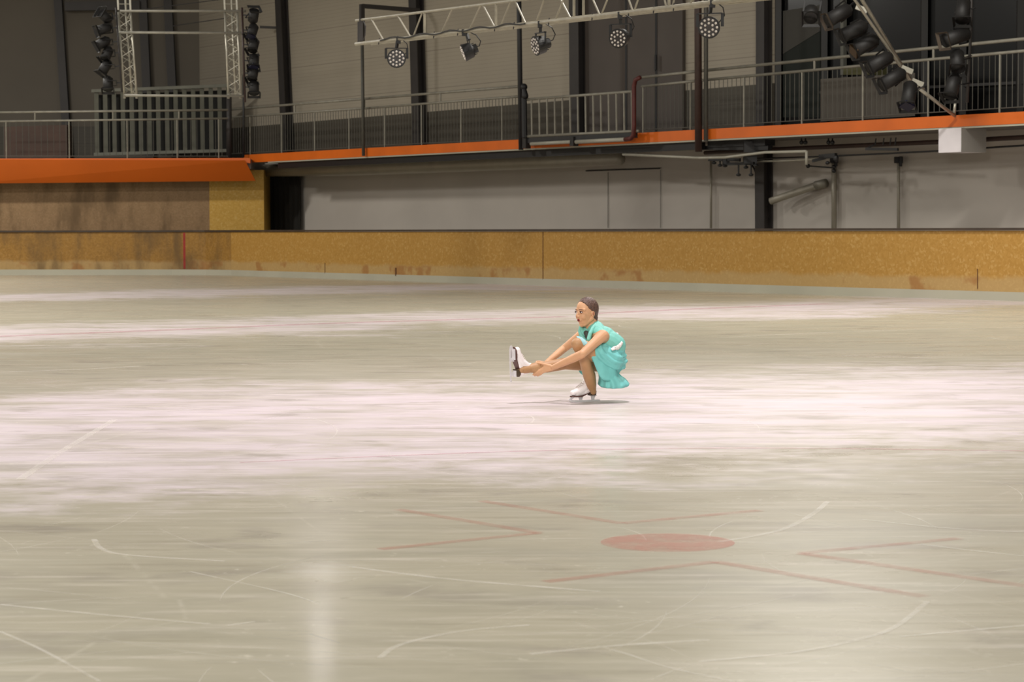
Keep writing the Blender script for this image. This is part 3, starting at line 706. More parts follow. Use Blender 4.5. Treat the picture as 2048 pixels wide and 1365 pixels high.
# front faces the rink corner so two sides show
p0 = side(1877, 300, 1.42); p1 = side(1922, 300, 1.42); p2 = p1 + N2 * 0.70; p3 = p0 + N2 * 0.70
f = MB(); z = lambda p, zz: V((p.x, p.y, zz))
f.hexa([z(p0, zb_), z(p1, zb_), z(p2, zb_), z(p3, zb_), z(p0, zt_), z(p1, zt_), z(p2, zt_), z(p3, zt_)])
obj('box_body', f, M_WHITEBOX, root)
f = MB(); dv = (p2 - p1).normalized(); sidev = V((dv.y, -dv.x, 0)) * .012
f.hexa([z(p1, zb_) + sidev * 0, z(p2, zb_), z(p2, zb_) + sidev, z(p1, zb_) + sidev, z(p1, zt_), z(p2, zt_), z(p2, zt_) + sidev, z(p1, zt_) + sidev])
obj('shaded_side', f, mat('painted_side_shade', (150, 146, 140), .6), root, label='side face with its shade painted grey')  # shade of the face turned from the rink, put in as grey

# ------------------------------------------------------------------ horizontal truss with LED lamps
TOFF = -12.7
root = thing('lighting_truss', 'long cream horizontal truss crossing the upper middle of the hall', 'truss', side(712, 88, TOFF))
def Tp(px, py, d=0): return side(px, py, TOFF + d)
def ybot(px): return 88 + (px - 712) * (8 - 88) / (1400 - 712.0)
def ytop(px): return 40 - (px - 715) * 40 / 320.0
b0, b1 = Tp(712, 88), Tp(1900, ybot(1900)); t0, t1 = Tp(712, 41), Tp(1900, ytop(1900))
for nm, a, b in (('bottom_chord', b0, b1), ('top_chord', t0, t1)):
    f = MB(); f.tube([a, b], .033 if nm[0] == 'b' else .022, 8); obj(nm, f, M_TRUSS, root, True)
f = MB(); sh = N2 * .3; f.tube([b0 + sh + V((0, 0, .01)), b1 + sh + V((0, 0, .01))], .022, 8); obj('rear_chord', f, M_TRUSS, root, True)
tops = [ (742, 40, 768, 1), (795, 33, 822, 1), (845, 26, 826, 0), (905, 20, 882, 0), (962, 12, 938, 0), (965, 12, 990, 0), (1022, 4, 1000, 0), (1030, 4, 1052, 0), (1090, -6, 1072, 0)]
for a, ya, b, _ in tops:
    f = MB(); f.tube([Tp(a, ytop(a)), Tp(b, ybot(b))], .014, 6); obj('brace', f, M_TRUSS, root)
for a, b in ((1180, 1200), (1222, 1202), (1250, 1266), (1285, 1268), (1322, 1333), (1355, 1345), (1130, 1110), (1118, 1142)) + tuple((1400 + 40 * i, 1400 + 40 * i + (20 if i % 2 else -20)) for i in range(12)):
    f = MB(); f.tube([Tp(a, ybot(a) - 48), Tp(b, ybot(b))], .014, 6); obj('brace', f, M_TRUSS, root)
for a in (849, 992, 1148, 1167, 1338):
    f = MB(); f.tube([Tp(a, ybot(a) - 50), Tp(a, ybot(a))], .022, 6); obj('upright', f, M_TRUSS, root)
for a in (760, 797, 870, 918, 992, 1030, 1100, 1187, 1260, 1310, 1350):
    f = MB(); p = Tp(a, ybot(a)); f.tube([p + U2 * .02 + V((0, 0, .05)), p + V((0, 0, -.055)) + (-N2) * .03], .01, 5); obj('cable_tie', f, M_STEEL_DK, root)
f = MB(); pts = [Tp(x, ybot(x) - 3 + 2.5 * math.sin(x * .11), -.04) for x in range(760, 1060, 10)]; f.tube(pts, .012, 5); obj('black_cable', f, M_BLACK, root)
f = MB(); p = Tp(722, 60); f.box(p, (.06, .06, .38)); f.tube([Tp(717, 44), Tp(717, 86)], .02, 6); f.tube([Tp(727, 42), Tp(731, 52), Tp(730, 70), Tp(724, 86)], .01, 5); obj('end_hoist', f, M_STEEL_DK, root)

def basis(d, upv=V((0, 0, 1))):
    d = d.normalized(); x = d.cross(upv)
    if x.length < 1e-3: x = V((1, 0, 0))
    x.normalize(); u = x.cross(d)
    return Matrix((x, u, d)).transposed()   # columns x,u,d
def led_lamp(px, py, label, d, top, r=.15, depth=.16, yoke_side=None):
    P = Tp(px, py, -.05); T = Tp(top[0], top[1], 0)
    root = thing('led_stage_lamp', label, 'stage lamp', P, 'round LED lamps hung under the horizontal truss')
    d = V(d).normalized(); M = basis(d)
    q = lambda x, u, w: P + M @ V((x, u, w))
    f = MB(); f.tube([q(0, 0, -depth), q(0, 0, -depth * .8), q(0, 0, -.03), q(0, 0, 0), q(0, 0, .0001)], [r * .55, r * .86, r * .96, r, r * .9], 24)
    f.tube([q(0, 0, -depth - .06), q(0, 0, -depth)], r * .5, 12)
    for k in range(8):
        a = k * math.pi / 4; f.box(q(math.cos(a) * r * .62, math.sin(a) * r * .62, -depth * .95), (.012, .012, .08), M)
    obj('lamp_housing', f, M_BLACK, root)
    f = MB(); f.tube([q(0, 0, -.004), q(0, 0, .006)], r * .88, 24); obj('front_plate', f, M_LAMPFACE, root)
    f = MB()
    for n_, rr in ((12, .72), (6, .38)):
        for k in range(n_):
            a = 2 * math.pi * (k + .5 * (n_ == 6)) / n_; c = q(math.cos(a) * r * rr, math.sin(a) * r * rr, .008); f = MB(); f.ell(c, (r * .115, r * .115, .012), M, 10, 6); obj('lens', f, M_LENS, root, True)
    # yoke: bracket from the sides of the body up to the clamp
    xa = M @ V((1, 0, 0)); up_ = V((0, 0, 1)); w = r * 1.12
    f = MB(); mid = P + (M @ V((0, 0, -depth * .5)))
    hgt = max(.10, (T.z - mid.z) - .14)
    for s_ in (-1, 1): f.beam(mid + xa * (w * s_), mid + xa * (w * s_) + up_ * hgt, .012, .04, upv=xa)
    f.beam(mid - xa * w + up_ * hgt, mid + xa * w + up_ * hgt, .04, .014)
    obj('yoke', f, M_BLACK, root)
    f = MB(); c = mid + up_ * hgt; f.beam(c, V((c.x * .5 + T.x * .5, c.y * .5 + T.y * .5, T.z - .02)), .04, .04)
    f.box(T - V((0, 0, .02)), (.07, .07, .10)); obj('hook_clamp', f, M_BLACK, root)
    f = MB(); s0 = T + V((.06, 0, 0)); e0_ = P + M @ V((0, .02, -depth - .04)); mm = (s0 + e0_) / 2 + V((.14, 0, -.03)); f.tube([s0, s0.lerp(mm, .5) + V((.03, 0, .02)), mm, mm.lerp(e0_, .5) + V((.02, 0, -.03)), e0_], .009, 5); obj('power_cable', f, M_BLACK, root)
led_lamp(793, 117, 'leftmost round LED stage lamp under the truss, facing the viewer with pale lenses', (0.03, -1, -.03), (797, 79), .155)
led_lamp(927, 106, 'round LED stage lamp seen edge-on, turned left, second from the truss left end', (-.93, -.1, -.36), (928, 63), .14, .17)
led_lamp(1071, 92, 'round LED stage lamp half turned left beside the black pole', (-.93, -.42, -.25), (1080, 46), .15, .17)
led_lamp(1236, 77, 'round LED stage lamp in front of the dark door, facing slightly left', (-.42, -.88, -.18), (1240, 28), .14, .2)
led_lamp(1418, 55, 'rightmost round LED stage lamp beside the brown vertical pipe', (-.22, -.95, -.20), (1425, 5), .15, .18)

# ------------------------------------------------------------------ par cans
def par_can(P, d, hang, label, L=.30, r=.095, gel=None, group=None, flare=True, rim=False):
    P = V(P); d = V(d).normalized(); M = basis(d); q = lambda x, u, w: P + M @ V((x, u, w))
    root = thing('par_can_lamp', label, 'stage lamp', P, group)
    f = MB(); f.tube([q(0, 0, -L / 2 - .05), q(0, 0, -L / 2), q(0, 0, -L / 2 + .02), q(0, 0, L / 2)], [r * .45, r * .8, r, r], 16); obj('lamp_housing', f, M_CAN, root, True)
    if flare:
        f = MB(); w = r * 1.25
        for sx, su in ((1, 0), (-1, 0), (0, 1), (0, -1)):
            ax = V((sx, su, 0)); bx = V((su, sx, 0)) if su == 0 else V((1, 0, 0)); bx = V((0, 1, 0)) if sx else V((1, 0, 0))
            c0 = ax * r * 1.0; c1 = ax * w
            pts = [c0 - bx * r + V((0, 0, L / 2)), c0 + bx * r + V((0, 0, L / 2)), c1 + bx * w + V((0, 0, L / 2 + .05)), c1 - bx * w + V((0, 0, L / 2 + .05))]
            ps = [P + M @ p for p in pts]; th = (M @ ax) * .008
            f.hexa(ps + [p + th for p in ps])
        obj('filter_frame', f, M_RIM if rim else M_CAN, root)
    f = MB(); f.tube([q(0, 0, L / 2 - .02), q(0, 0, L / 2 + (.035 if gel else 0))], r * (1.15 if gel else .9), 4 if gel else 16); obj('colour_filter' if gel else 'lamp_front', f, gel or M_BLACK, root)
    hv = V(hang); xa = hv.cross(d)
    if xa.length < 1e-3: xa = M @ V((1, 0, 0))
    xa.normalize(); w = r * 1.12; hh = hv.normalized() * (hv.length * .6)
    f = MB()
    for s_ in (-1, 1): f.beam(P + xa * (w * s_), P + xa * (w * s_) + hh, .012, .03, upv=xa)
    f.beam(P - xa * w + hh, P + xa * w + hh, .03, .012); f.beam(P + hh, P + hv, .03, .03); obj('yoke', f, M_BLACK, root)
    return root
# left rig towers
YR = 55.0
def tower(label, xt, xb, yb):
    root = thing('truss_tower', label, 'truss', atY(xb, yb, YR), 'hanging truss towers of the left lighting rig')
    def c(px, py, dx, dy): p = atY(px, py, YR); return p + V((dx, dy, 0))
    w = .145; ch = [(-w, 0), (w, 0), (.0, .22)]
    for dx, dy in ch:
        f = MB(); a = c(xt, 24, dx, dy); b = c(xb, yb, dx, dy); f.tube([a, b], .026, 8); obj('chord', f, M_ALU, root, True)
    f = MB(); n = 11
    for (i0, i1) in ((0, 1), (1, 2), (2, 0)):
        for k in range(n):
            s0 = k / n; s1 = (k + 1) / n
            A = ch[i0] if k % 2 == 0 else ch[i1]; B = ch[i1] if k % 2 == 0 else ch[i0]
            f.tube([c(xt + (xb - xt) * s0, 24 + (yb - 24) * s0, *A), c(xt + (xb - xt) * s1, 24 + (yb - 24) * s1, *B)], .010, 5)
    for y in (24, yb): f.tube([c(xt if y == 24 else xb, y, -w, 0), c(xt if y == 24 else xb, y, w, 0)], .010, 5)
    obj('lattice', f, M_ALU, root)
    f = MB()
    for dx in (-w, w): f.tube([c(xb, yb, dx, 0), c(xb, yb + 9, dx, 0)], .034, 8)
    f.tube([c(xb, yb + 5, -w, 0), c(xb, yb + 5, w, 0)], .01, 5); obj('foot_stub', f, M_ALU, root)
    f = MB()
    for dx, dy in ch: f.tube([c(xt, 20, dx, dy), c(xt - 8, -160, dx, dy)], .026, 8)
    f.tube([c(xt, 8, -w, 0), c(xt, 8, w, 0)], .010, 5); obj('upper_section', f, M_ALU, root)
    return root
tower('left of the two hanging truss towers in the left lighting rig', 249, 261, 188)
tower('right of the two hanging truss towers in the left lighting rig', 462, 469, 188)
for ya, yb2, lab in ((22, 22, 'topmost level pipe joining the two truss towers'), (65, 66, 'middle level pipe joining the two truss towers'), (191, 192, 'lowest level pipe joining the two truss towers')):
    f = MB(); f.tube([atY(240 if ya < 100 else 250, ya, YR - .08), atY(492, yb2, YR - .08)], .030, 8)
    tag(obj('cross_pipe', f, M_GALV, smooth=True, loc=atY(250, ya, YR - .08)), lab, 'pipe')
f = MB(); f.tube([atY(484, 15, YR - .1), atY(490, 205, YR - .1)], .026, 8)
tag(obj('lamp_bar', f, mat('reddish_bar', (52, 34, 29), .5), smooth=True, loc=atY(490, 205, YR - .1)), 'reddish vertical bar carrying the lamps right of the left rig', 'bar')
f = MB(); f.tube([atY(232, 15, YR - .1), atY(244, 185, YR - .1)], .026, 8)
tag(obj('lamp_bar', f, M_STEEL_DK, smooth=True, loc=atY(244, 185, YR - .1)), 'dark vertical bar carrying the lamps left of the left rig', 'bar')
gL = 'black lamps on the left side of the left lighting rig'
for px, py, d, lab, gel in ((210, 34, (-.5, -.6, .55), 'topmost black can lamp on the left side of the left rig', None), (207, 58, (-.85, -.4, -.35), 'second black can lamp from the top on the left rig left side', None),
                       (205, 86, (-.80, -.3, -.5), 'third black can lamp from the top on the left rig left side', None), (214, 108, (-.25, -.5, -.8), 'fourth black can lamp from the top on the left rig left side', None),
                       (210, 135, (-.45, -.3, -.8), 'fifth black can lamp from the top on the left rig left side', None), (216, 168, (.05, -.4, -.9), 'lowest black can lamp on the left side of the left rig', None)):
    P = atY(px, py, YR - .15); h = atY(234 + (py - 20) * .07, py - 3, YR - .1) - P
    par_can(P, d, h, lab, .30, .12, gel, gL)
gR = 'black lamps on the right side of the left lighting rig'
for px, py, d, lab, gel in ((507, 32, (.2, -.5, .8), 'topmost dark can lamp on the right side of the left rig', None), (505, 62, (-.2, -.5, -.8), 'second can lamp from the top on the left rig right side, blue filter', M_BLUE),
                       (507, 91, (-.15, -.5, -.8), 'third dark can lamp from the top on the left rig right side', None), (508, 123, (.0, -.5, -.85), 'fourth can lamp from the top on the left rig right side, blue filter', M_BLUE),
                       (506, 148, (-.1, -.5, -.85), 'fifth dark can lamp from the top on the left rig right side', None), (508, 176, (.05, -.4, -.9), 'lowest dark can lamp on the right side of the left rig', None)):
    P = atY(px, py, YR - .15); h = atY(486 + (py - 20) * .03, py - 2, YR - .1) - P
    par_can(P, d, h, lab, .30, .12, gel, gR)

# right slanted double bar with lamps
root = thing('slanted_lamp_bar', 'double metal bar slanting down to the orange gallery edge at upper right', 'bar', atY(1908, 232, 46.7))
A1, A2, A3 = atY(1694, -20, 44), atY(1712, -20, 44), None
E = atY(1908, 236, 46.7)
f = MB(); f.tube([atY(1640, -140, 43), atY(1712, -20, 44.2), atY(1826, 168, 46)], .036, 8); f.tube([atY(1826, 168, 46), atY(1910, 232, 46.9)], .036, 8); obj('upper_tube', f, M_ALU, root, True)
f = MB(); f.tube([atY(1624, -140, 42.8), atY(1696, -20, 44.0), atY(1820, 160, 45.9), atY(1848, 178, 46.2)], .028, 8); obj('lower_tube', f, M_ALU, root, True)
for q in ((1724, 18), (1815, 140), (1836, 166)):
    f = MB(); p = atY(q[0], q[1], 45.5); f.beam(p + V((-.12, 0, .05)), p + V((.1, 0, -.04)), .05, .1); obj('clamp', f, M_ALU, root)
f = MB(); f.tube([atY(1908, 232, 46.9), atY(1911, 200, 46.9)], .03, 8); obj('end_hook', f, M_ALU, root, True)
g3 = 'dark lamps along the slanted double bar'
D = (-.80, -.25, -.45)
for (px, py), (bx, by), d, lab, gel, rim in (((1676, 30), (1708, 5), D, 'topmost dark can lamp on the slanted bar, with a pale flared frame', None, True),
        ((1706, 62), (1738, 45), (-.88, -.2, -.4), 'second dark can lamp down the slanted bar, long smooth housing', None, False),
        ((1730, 90), (1757, 72), D, 'third dark can lamp down the slanted bar, with an amber filter', M_AMBER, False),
        ((1758, 125), (1783, 104), D, 'fourth dark can lamp down the slanted bar', None, False),
        ((1784, 158), (1810, 135), D, 'fifth dark can lamp down the slanted bar, in front of the grey panel', None, False),
        ((1818, 190), (1845, 170), (-.2, -.5, -.8), 'lowest dark lamp on the slanted bar, with a blue filter', M_BLUE, False)):
    P = atY(px, py, 45.2); par_can(P, d, atY(bx, by, 45.6) - P, lab, .52, .14, gel, g3, rim=rim)
P = atY(1622, 28, 45.0); par_can(P, (-.1, -.7, -.5), V((.1, .2, .5)), 'dark lamp hanging alone in front of the grey slanting blind', .3, .14, None, None)
f = MB(); f.tube([atY(1950, -200, 45.6), atY(1944, -30, 45.6), atY(1942, 60, 45.6), atY(1938, 130, 45.6), atY(1934, 205, 45.6)], .03, 8)
tag(obj('vertical_lamp_pole', f, M_STEEL_DK, smooth=True, loc=atY(1934, 205, 45.6)), 'dark vertical pole carrying the four lamps right of the slanted bar', 'pole')
g4 = 'dark lamps on the vertical pole at upper right'
for (px, py), d, lab, rim, L in (((1926, 22), (-.15, -.5, -.85), 'topmost dark can lamp on the vertical pole at upper right', False, .4),
        ((1912, 74), (-.85, -.45, -.3), 'can lamp with a square flared frame pointing left, at the gallery handrail', True, .5),
        ((1915, 122), (-.05, -.6, -.75), 'dark can lamp hanging in front of the gallery rail, above the lowest one', False, .36),
        ((1905, 172), (-.3, -.45, -.85), 'lowest dark can lamp above the slanted bar end at the orange edge', False, .42)):
    P = atY(px, py, 45.0); par_can(P, d, atY(1940, py - 6, 45.5) - P, lab, L + .06, .14, None, g4, rim=rim)
# thin wires of the left rig
for a, b, lab in (((262, 22), (480, -6), 'upper thin sloping wire behind the left rig'), ((345, 52), (455, 36), 'short thin sloping wire between the column and the rig right tower')):
    f = MB(); f.tube([atY(a[0], a[1], 70), atY(b[0], b[1], 66)], .014, 5); tag(obj('stay_wire', f, M_BLACK2, loc=atY(a[0], a[1], 70)), lab, 'wire')
#@@MARKS
# ------------------------------------------------------------------ painted marks and scratches in the ice
M_REDMARK = painted_on_ice('red_mark_under_ice', (196, 124, 106), 0.27)
M_REDDOT = painted_on_ice('red_spot_under_ice', (204, 128, 112), 0.42)
M_PINKL = painted_on_ice('pink_line_under_ice', (206, 150, 160), 0.38)
M_SCR = painted_on_ice('white_scratch', (242, 238, 230), 0.38)
def flatstrip(mb, pts, w, z=0.002):
    pts = [V((p.x, p.y, 0)) for p in pts]; n = len(pts); L = []; Rr = []
    for i, p in enumerate(pts):
        d = (pts[min(i + 1, n - 1)] - pts[max(i - 1, 0)]).normalized(); s_ = V((-d.y, d.x, 0)); ww = w[i] if isinstance(w, (list, tuple)) else w
        L.append(p + s_ * ww / 2 + V((0, 0, z))); Rr.append(p - s_ * ww / 2 + V((0, 0, z)))
    for i in range(n - 1): mb.add([L[i], L[i + 1], Rr[i + 1], Rr[i]], [(0, 1, 2, 3)])
def smooth_pts(px):
    P = [ground(x, y) for x, y in px]
    if len(P) < 3: return [P[0].lerp(P[1], k / 8) for k in range(9)]
    out = []
    for i in range(len(P) - 1):
        p0 = P[max(i - 1, 0)]; p1 = P[i]; p2 = P[i + 1]; p3 = P[min(i + 2, len(P) - 1)]
        for k in range(8):
            t = k / 8; out.append(0.5 * ((2 * p1) + (p2 - p0) * t + (2 * p0 - 5 * p1 + 4 * p2 - p3) * t * t + (3 * p1 - p0 - 3 * p2 + p3) * t ** 3))
    out.append(P[-1]); return out
f = MB(); cc = ground(1335, 1086); f.add([cc + V((0.29 * math.cos(k * math.pi / 24), 0.29 * math.sin(k * math.pi / 24), 0.0015)) for k in range(48)], [tuple(range(48))])
tag(obj('faceoff_spot', f, M_REDDOT, loc=cc), 'faded red round faceoff spot painted in the near ice', 'ice marking')
for pts, lab in (([(963, 1003), (1245, 1048), (1520, 1022)], 'faint red corner mark just beyond the red faceoff spot'), ([(795, 1020), (1078, 1067), (760, 1100)], 'faint red corner mark left of the red faceoff spot'),
                 ([(1090, 1165), (1430, 1125), (1850, 1195)], 'faint red corner mark on the near side of the red faceoff spot'), ([(1920, 1078), (1600, 1108), (2060, 1175)], 'faint red corner mark right of the red faceoff spot')):
    f = MB(); g_ = [ground(*p) for p in pts]; flatstrip(f, g_[:2], .065); flatstrip(f, g_[1:], .065, .0025)
    tag(obj('corner_mark', f, M_REDMARK, loc=g_[1]), lab, 'ice marking')
for pts, w, lab in (([(480, 926), (800, 912), (1100, 902), (1500, 897), (2070, 903)], .04, 'very faint thin red curved line across the ice below the skater'),
                    ([(-20, 674), (300, 662), (700, 646), (1130, 634)], .30, 'faint pink line across the far ice left of the skater'),
                    ([(1180, 628), (1400, 618), (1660, 608)], .30, 'faint pink line across the far ice right of the skater')):
    f = MB(); flatstrip(f, smooth_pts(pts), w); tag(obj('ice_line', f, M_PINKL, loc=ground(*pts[0])), lab, 'ice marking')
f = MB()
for pts, w in (([(760, 1318), (790, 1296), (850, 1278), (940, 1262), (1060, 1252)], .022), ([(1195, 1294), (1260, 1312), (1330, 1335), (1470, 1366)], .014), ([(1840, 1090), (1940, 1102), (2060, 1115)], .02),
               ([(1440, 1085), (1560, 1062), (1625, 1030), (1655, 1005)], .03), ([(0, 1211), (150, 1226), (300, 1240), (420, 1250)], .022), ([(188, 1080), (205, 1100), (260, 1112), (450, 1124)], .025),
               ([(1855, 1205), (1800, 1250), (1740, 1275), (1600, 1305), (1400, 1325)], .022), ([(455, 1253), (510, 1245)], .014), ([(620, 1270), (680, 1288)], .008), ([(1720, 1040), (1900, 1058), (2060, 1066)], .016),
               ([(700, 1135), (900, 1160), (1200, 1185)], .03), ([(1800, 1275), (2060, 1252)], .02), ([(380, 1145), (560, 1185), (640, 1210)], .012), ([(0, 1265), (80, 1300), (200, 1365)], .014), ([(1060, 1310), (1250, 1292), (1420, 1282)], .03),
               ([(0, 745), (150, 740), (280, 733)], .06), ([(40, 960), (130, 900), (230, 840)], .05), ([(1440, 676), (1700, 664), (2050, 655)], .05)):
    flatstrip(f, smooth_pts(pts), w)
for k in range(170):
    px, py = random.uniform(-50, 2100), 620 + 740 * random.random() ** .7
    c = ground(px, py); r = random.uniform(.6, 4.0); a0 = random.uniform(0, 6.28); da = random.uniform(.15, .7); n = 10
    ctr = c - V((math.cos(a0), math.sin(a0), 0)) * r
    ps = [ctr + V((math.cos(a0 + da * i / n), math.sin(a0 + da * i / n), 0)) * r for i in range(n + 1)]
    wm = random.uniform(.003, .008) * max(1, c.y / 9)
    flatstrip(f, ps, [wm * (.3 + .7 * math.sin(math.pi * (i + .3) / (n + .6))) for i in range(n + 1)], .001)
tag(obj('skate_scratches', f, M_SCR), 'white skate scratches scattered over the ice', 'scratches', kind='stuff')
#@@SKATER
# ------------------------------------------------------------------ the skater
YK = 18.1
def K(cx, cy, dy=0.0):
    """a joint seen at (cx, cy) in a close view, dy metres behind the standing skate"""
    return atY(980 + cx / 5.25, 570 + cy / 5.25, YK + dy)
ROOT = K(971, 1235, 0); ROOT.z = 0
person = thing('person', 'girl in a turquoise skating dress crouching on one skate, holding her outstretched leg', 'person', ROOT)
M_SKIN = mat('skin', (202, 156, 118), 0.55, nscale=14, namt=0.05, **{'Subsurface Weight': 0.06, 'Subsurface Radius': (0.02, 0.008, 0.004)})
M_TIGHT = mat('tan_tights', (174, 134, 94), 0.5, nscale=14, namt=0.05)
M_HAIR = mat('dark_brown_hair', (84, 60, 48), 0.5, nscale=90, namt=0.5, bump=.5, bscale=120)
M_TURQ = mat('turquoise_dress', (118, 192, 178), 0.6, nscale=30, namt=0.05)
M_TURQ2 = mat('sheer_turquoise_skirt', (114, 194, 190), 0.6, nscale=16, namt=0.06)
M_SASHW = mat('white_satin', (236, 232, 226), 0.4)
M_BOOT = mat('white_leather', (238, 232, 232), 0.35, nscale=10, namt=0.03)
M_SOLE = mat('brown_sole', (84, 52, 44), 0.4)
M_HEEL = mat('dark_heel', (70, 56, 38), 0.5)
M_BLADE = mat('bright_steel', (222, 220, 222), 0.35, 0.3)
M_LIP = mat('red_lips', (150, 24, 28), 0.4); M_MOUTH = mat('open_mouth', (70, 14, 16), 0.6)
M_EYEW = mat('eye_white', (225, 215, 208), 0.3); M_IRIS = mat('dark_iris', (40, 26, 20), 0.2); M_BROW = mat('eyebrow', (108, 72, 56), 0.7)
M_LASH = mat('eye_makeup', (84, 48, 44), 0.7)

def remeshed(mb, vox, it=4, fac=.5, post=None):
    me = mb.mesh('tmp'); o = bpy.data.objects.new('tmp', me); C.objects.link(o)
    m = o.modifiers.new('r', 'REMESH'); m.mode = 'VOXEL'; m.voxel_size = vox; m.use_smooth_shade = True
    if it: s_ = o.modifiers.new('s', 'SMOOTH'); s_.iterations = it; s_.factor = fac
    dg = bpy.context.evaluated_depsgraph_get(); dg.update()
    r = bpy.data.meshes.new_from_object(o.evaluated_get(dg), depsgraph=dg)
    bpy.data.objects.remove(o); 
    for p in r.polygons: p.use_smooth = True
    return r
def finish(me, org):
    for v in me.vertices: v.co = v.co - org
    return me
# head frame
HC = K(1012, 286, 0.03)
FD = V((-.80, -.60, -.04)).normalized(); LD = V((0, 0, 1)).cross(FD).normalized(); UD = FD.cross(LD).normalized()
HM = Matrix((FD, LD, UD)).transposed()
def hd(f_, l_, u_): return HC + FD * f_ + LD * l_ + UD * u_
b = MB()
# skull, face, jaw
b.ell(hd(-.008, 0, .025), (.090, .072, .088), HM, 24, 16)
b.ell(hd(.020, 0, -.025), (.066, .058, .075), HM, 24, 16)
b.ell(hd(.016, 0, -.058), (.058, .050, .058), HM, 24, 16)
b.cap(hd(.040, 0, -.088), hd(.050, 0, -.098), .024, .019)
for s_ in (-1, 1):
    b.cap(hd(-.012, .046 * s_, -.050), hd(.036, .018 * s_, -.096), .022, .018)
    b.ell(hd(.046, .030 * s_, -.030), (.034, .026, .034), HM, 16, 12)
    b.cap(hd(.070, .014 * s_, .024), hd(.056, .044 * s_, .022), .014, .014)
    e = hd(-.012, .071 * s_, -.012)
    b.ell(e, (.016, .008, .027), HM, 14, 10)
b.cap(hd(.080, 0, .010), hd(.095, 0, -.024), .007, .0095)          # nose bridge to tip
for s_ in (-1, 1): b.ell(hd(.088, .010 * s_, -.030), (.010, .008, .007), HM, 10, 8)
b.cap(hd(.070, -.014, -.056), hd(.070, .014, -.056), .013, .013)   # mouth mound
# neck
NB = K(1085, 500, .03)
b.cap(hd(-.035, 0, -.05), NB, .047, .052, flat=((0, 1, 0), .95))
# torso
PEL = K(1285, 790, .03); WST = K(1285, 680, .015); CH = K(1195, 570, .0); UC = K(1120, 500, .01)
LS = K(1180, 535, -.135); RS = K(975, 515, .135)
b.cap(PEL, WST, .100, .082); b.cap(WST, CH, .080, .092); b.cap(CH, UC, .090, .064); b.cap(LS, RS, .040, .036); b.cap(CH, LS, .07, .045); b.cap(CH, RS, .06, .035)
# arms
LE = K(968, 728, -.285); LW = K(668, 868, -.135)
LM = LE.lerp(LW, .3)
b.cap(LS, LS.lerp(LE, .45), .048, .038); b.cap(LS.lerp(LE, .45), LE, .038, .033); b.cap(LE, LM, .034, .034); b.cap(LM, LW, .034, .0225)
RE = K(775, 672, .19); RW = K(600, 815, .00)
b.cap(RS, RE, .041, .031); b.cap(RE, RE.lerp(RW, .3), .031, .030); b.cap(RE.lerp(RW, .3), RW, .030, .022)
# standing leg
LH = K(1250, 800, -.06); LK = K(922, 622, -.20); LCF = K(1030, 880, -.105); LC2 = K(1044, 960, -.065); LA = K(1068, 1060, -.02)
b.cap(LH, LK, .082, .052); b.cap(LK, K(985, 760, -.155), .052, .044); b.cap(K(985, 760, -.155), LC2, .044, .050); b.cap(LC2, LA, .050, .038)
# stretched leg
RH = K(1230, 815, .11); RK = K(790, 828, .015); RA = K(352, 888, -.09)
b.cap(RH, RK, .080, .048); b.cap(RK, K(600, 862, -.03), .047, .046); b.cap(K(600, 862, -.03), K(470, 872, -.06), .046, .041); b.cap(K(470, 872, -.06), RA, .040, .027)
# left hand: palm on the near side of the calf
legm = K(520, 868, -.045)
P1 = K(640, 872, -.125); P2 = K(585, 888, -.118)
for i, (a0, a1) in enumerate((((622, 860), (570, 862)), ((618, 872), (560, 880)), ((618, 885), (556, 898)), ((622, 897), (560, 916)))):
    b.cap(K(655, 868 + i * 6, -.130), K(a1[0], a1[1], -.108), .0125, .0095)
fing = [[(570, 862, -.108), (532, 888, -.098), (492, 918, -.088), (462, 935, -.070)],
        [(562, 880, -.108), (520, 908, -.098), (480, 932, -.084), (452, 946, -.060)],
        [(558, 898, -.106), (522, 924, -.094), (490, 944, -.076), (470, 955, -.050)],
        [(562, 916, -.102), (536, 936, -.088), (512, 950, -.070), (498, 957, -.048)]]
for fg in fing:
    rr = [.0090, .0084, .0078, .0068]
    for i in range(3): b.cap(K(*fg[i]), K(*fg[i + 1]), rr[i], rr[i + 1], n=12)
for a, c, r0, r1 in (((640, 855, -.128), (580, 838, -.112), .013, .0105), ((580, 838, -.112), (530, 826, -.092), .0105, .009), ((530, 826, -.092), (492, 818, -.066), .009, .0075)): b.cap(K(*a), K(*c), r0, r1, n=12)
# right hand behind the calf, fingers wrapped under and over
for a, c, r0, r1 in (((600, 815, .0), (545, 850, .012), .020, .018), ((560, 835, .005), (540, 880, .012), .017, .015)): b.cap(K(*a), K(*c), r0, r1)
for i in range(4):
    x = 560 - i * 22
    fp = [(x, 850 + i * 4, .010), (x - 14, 900, .006), (x - 26, 938, -.018), (x - 30, 946, -.045)]
    for j in range(3): b.cap(K(*fp[j]), K(*fp[j + 1]), .0088 - j * .0006, .0082 - j * .0006, n=12)
for a, c in (((560, 815, -.01), (520, 806, -.030)), ((520, 806, -.030), (488, 808, -.052))): b.cap(K(*a), K(*c), .0095, .0085, n=12)
# tights drawn over the boots at ankle and heel
b.cap(LA, K(1085, 1125, -.005), .036, .024); b.cap(RA, K(326, 893, -.125), .031, .029); b.cap(K(400, 884, -.085), K(345, 890, -.110), .034, .035)
body_me = remeshed(b, .0035, 4)
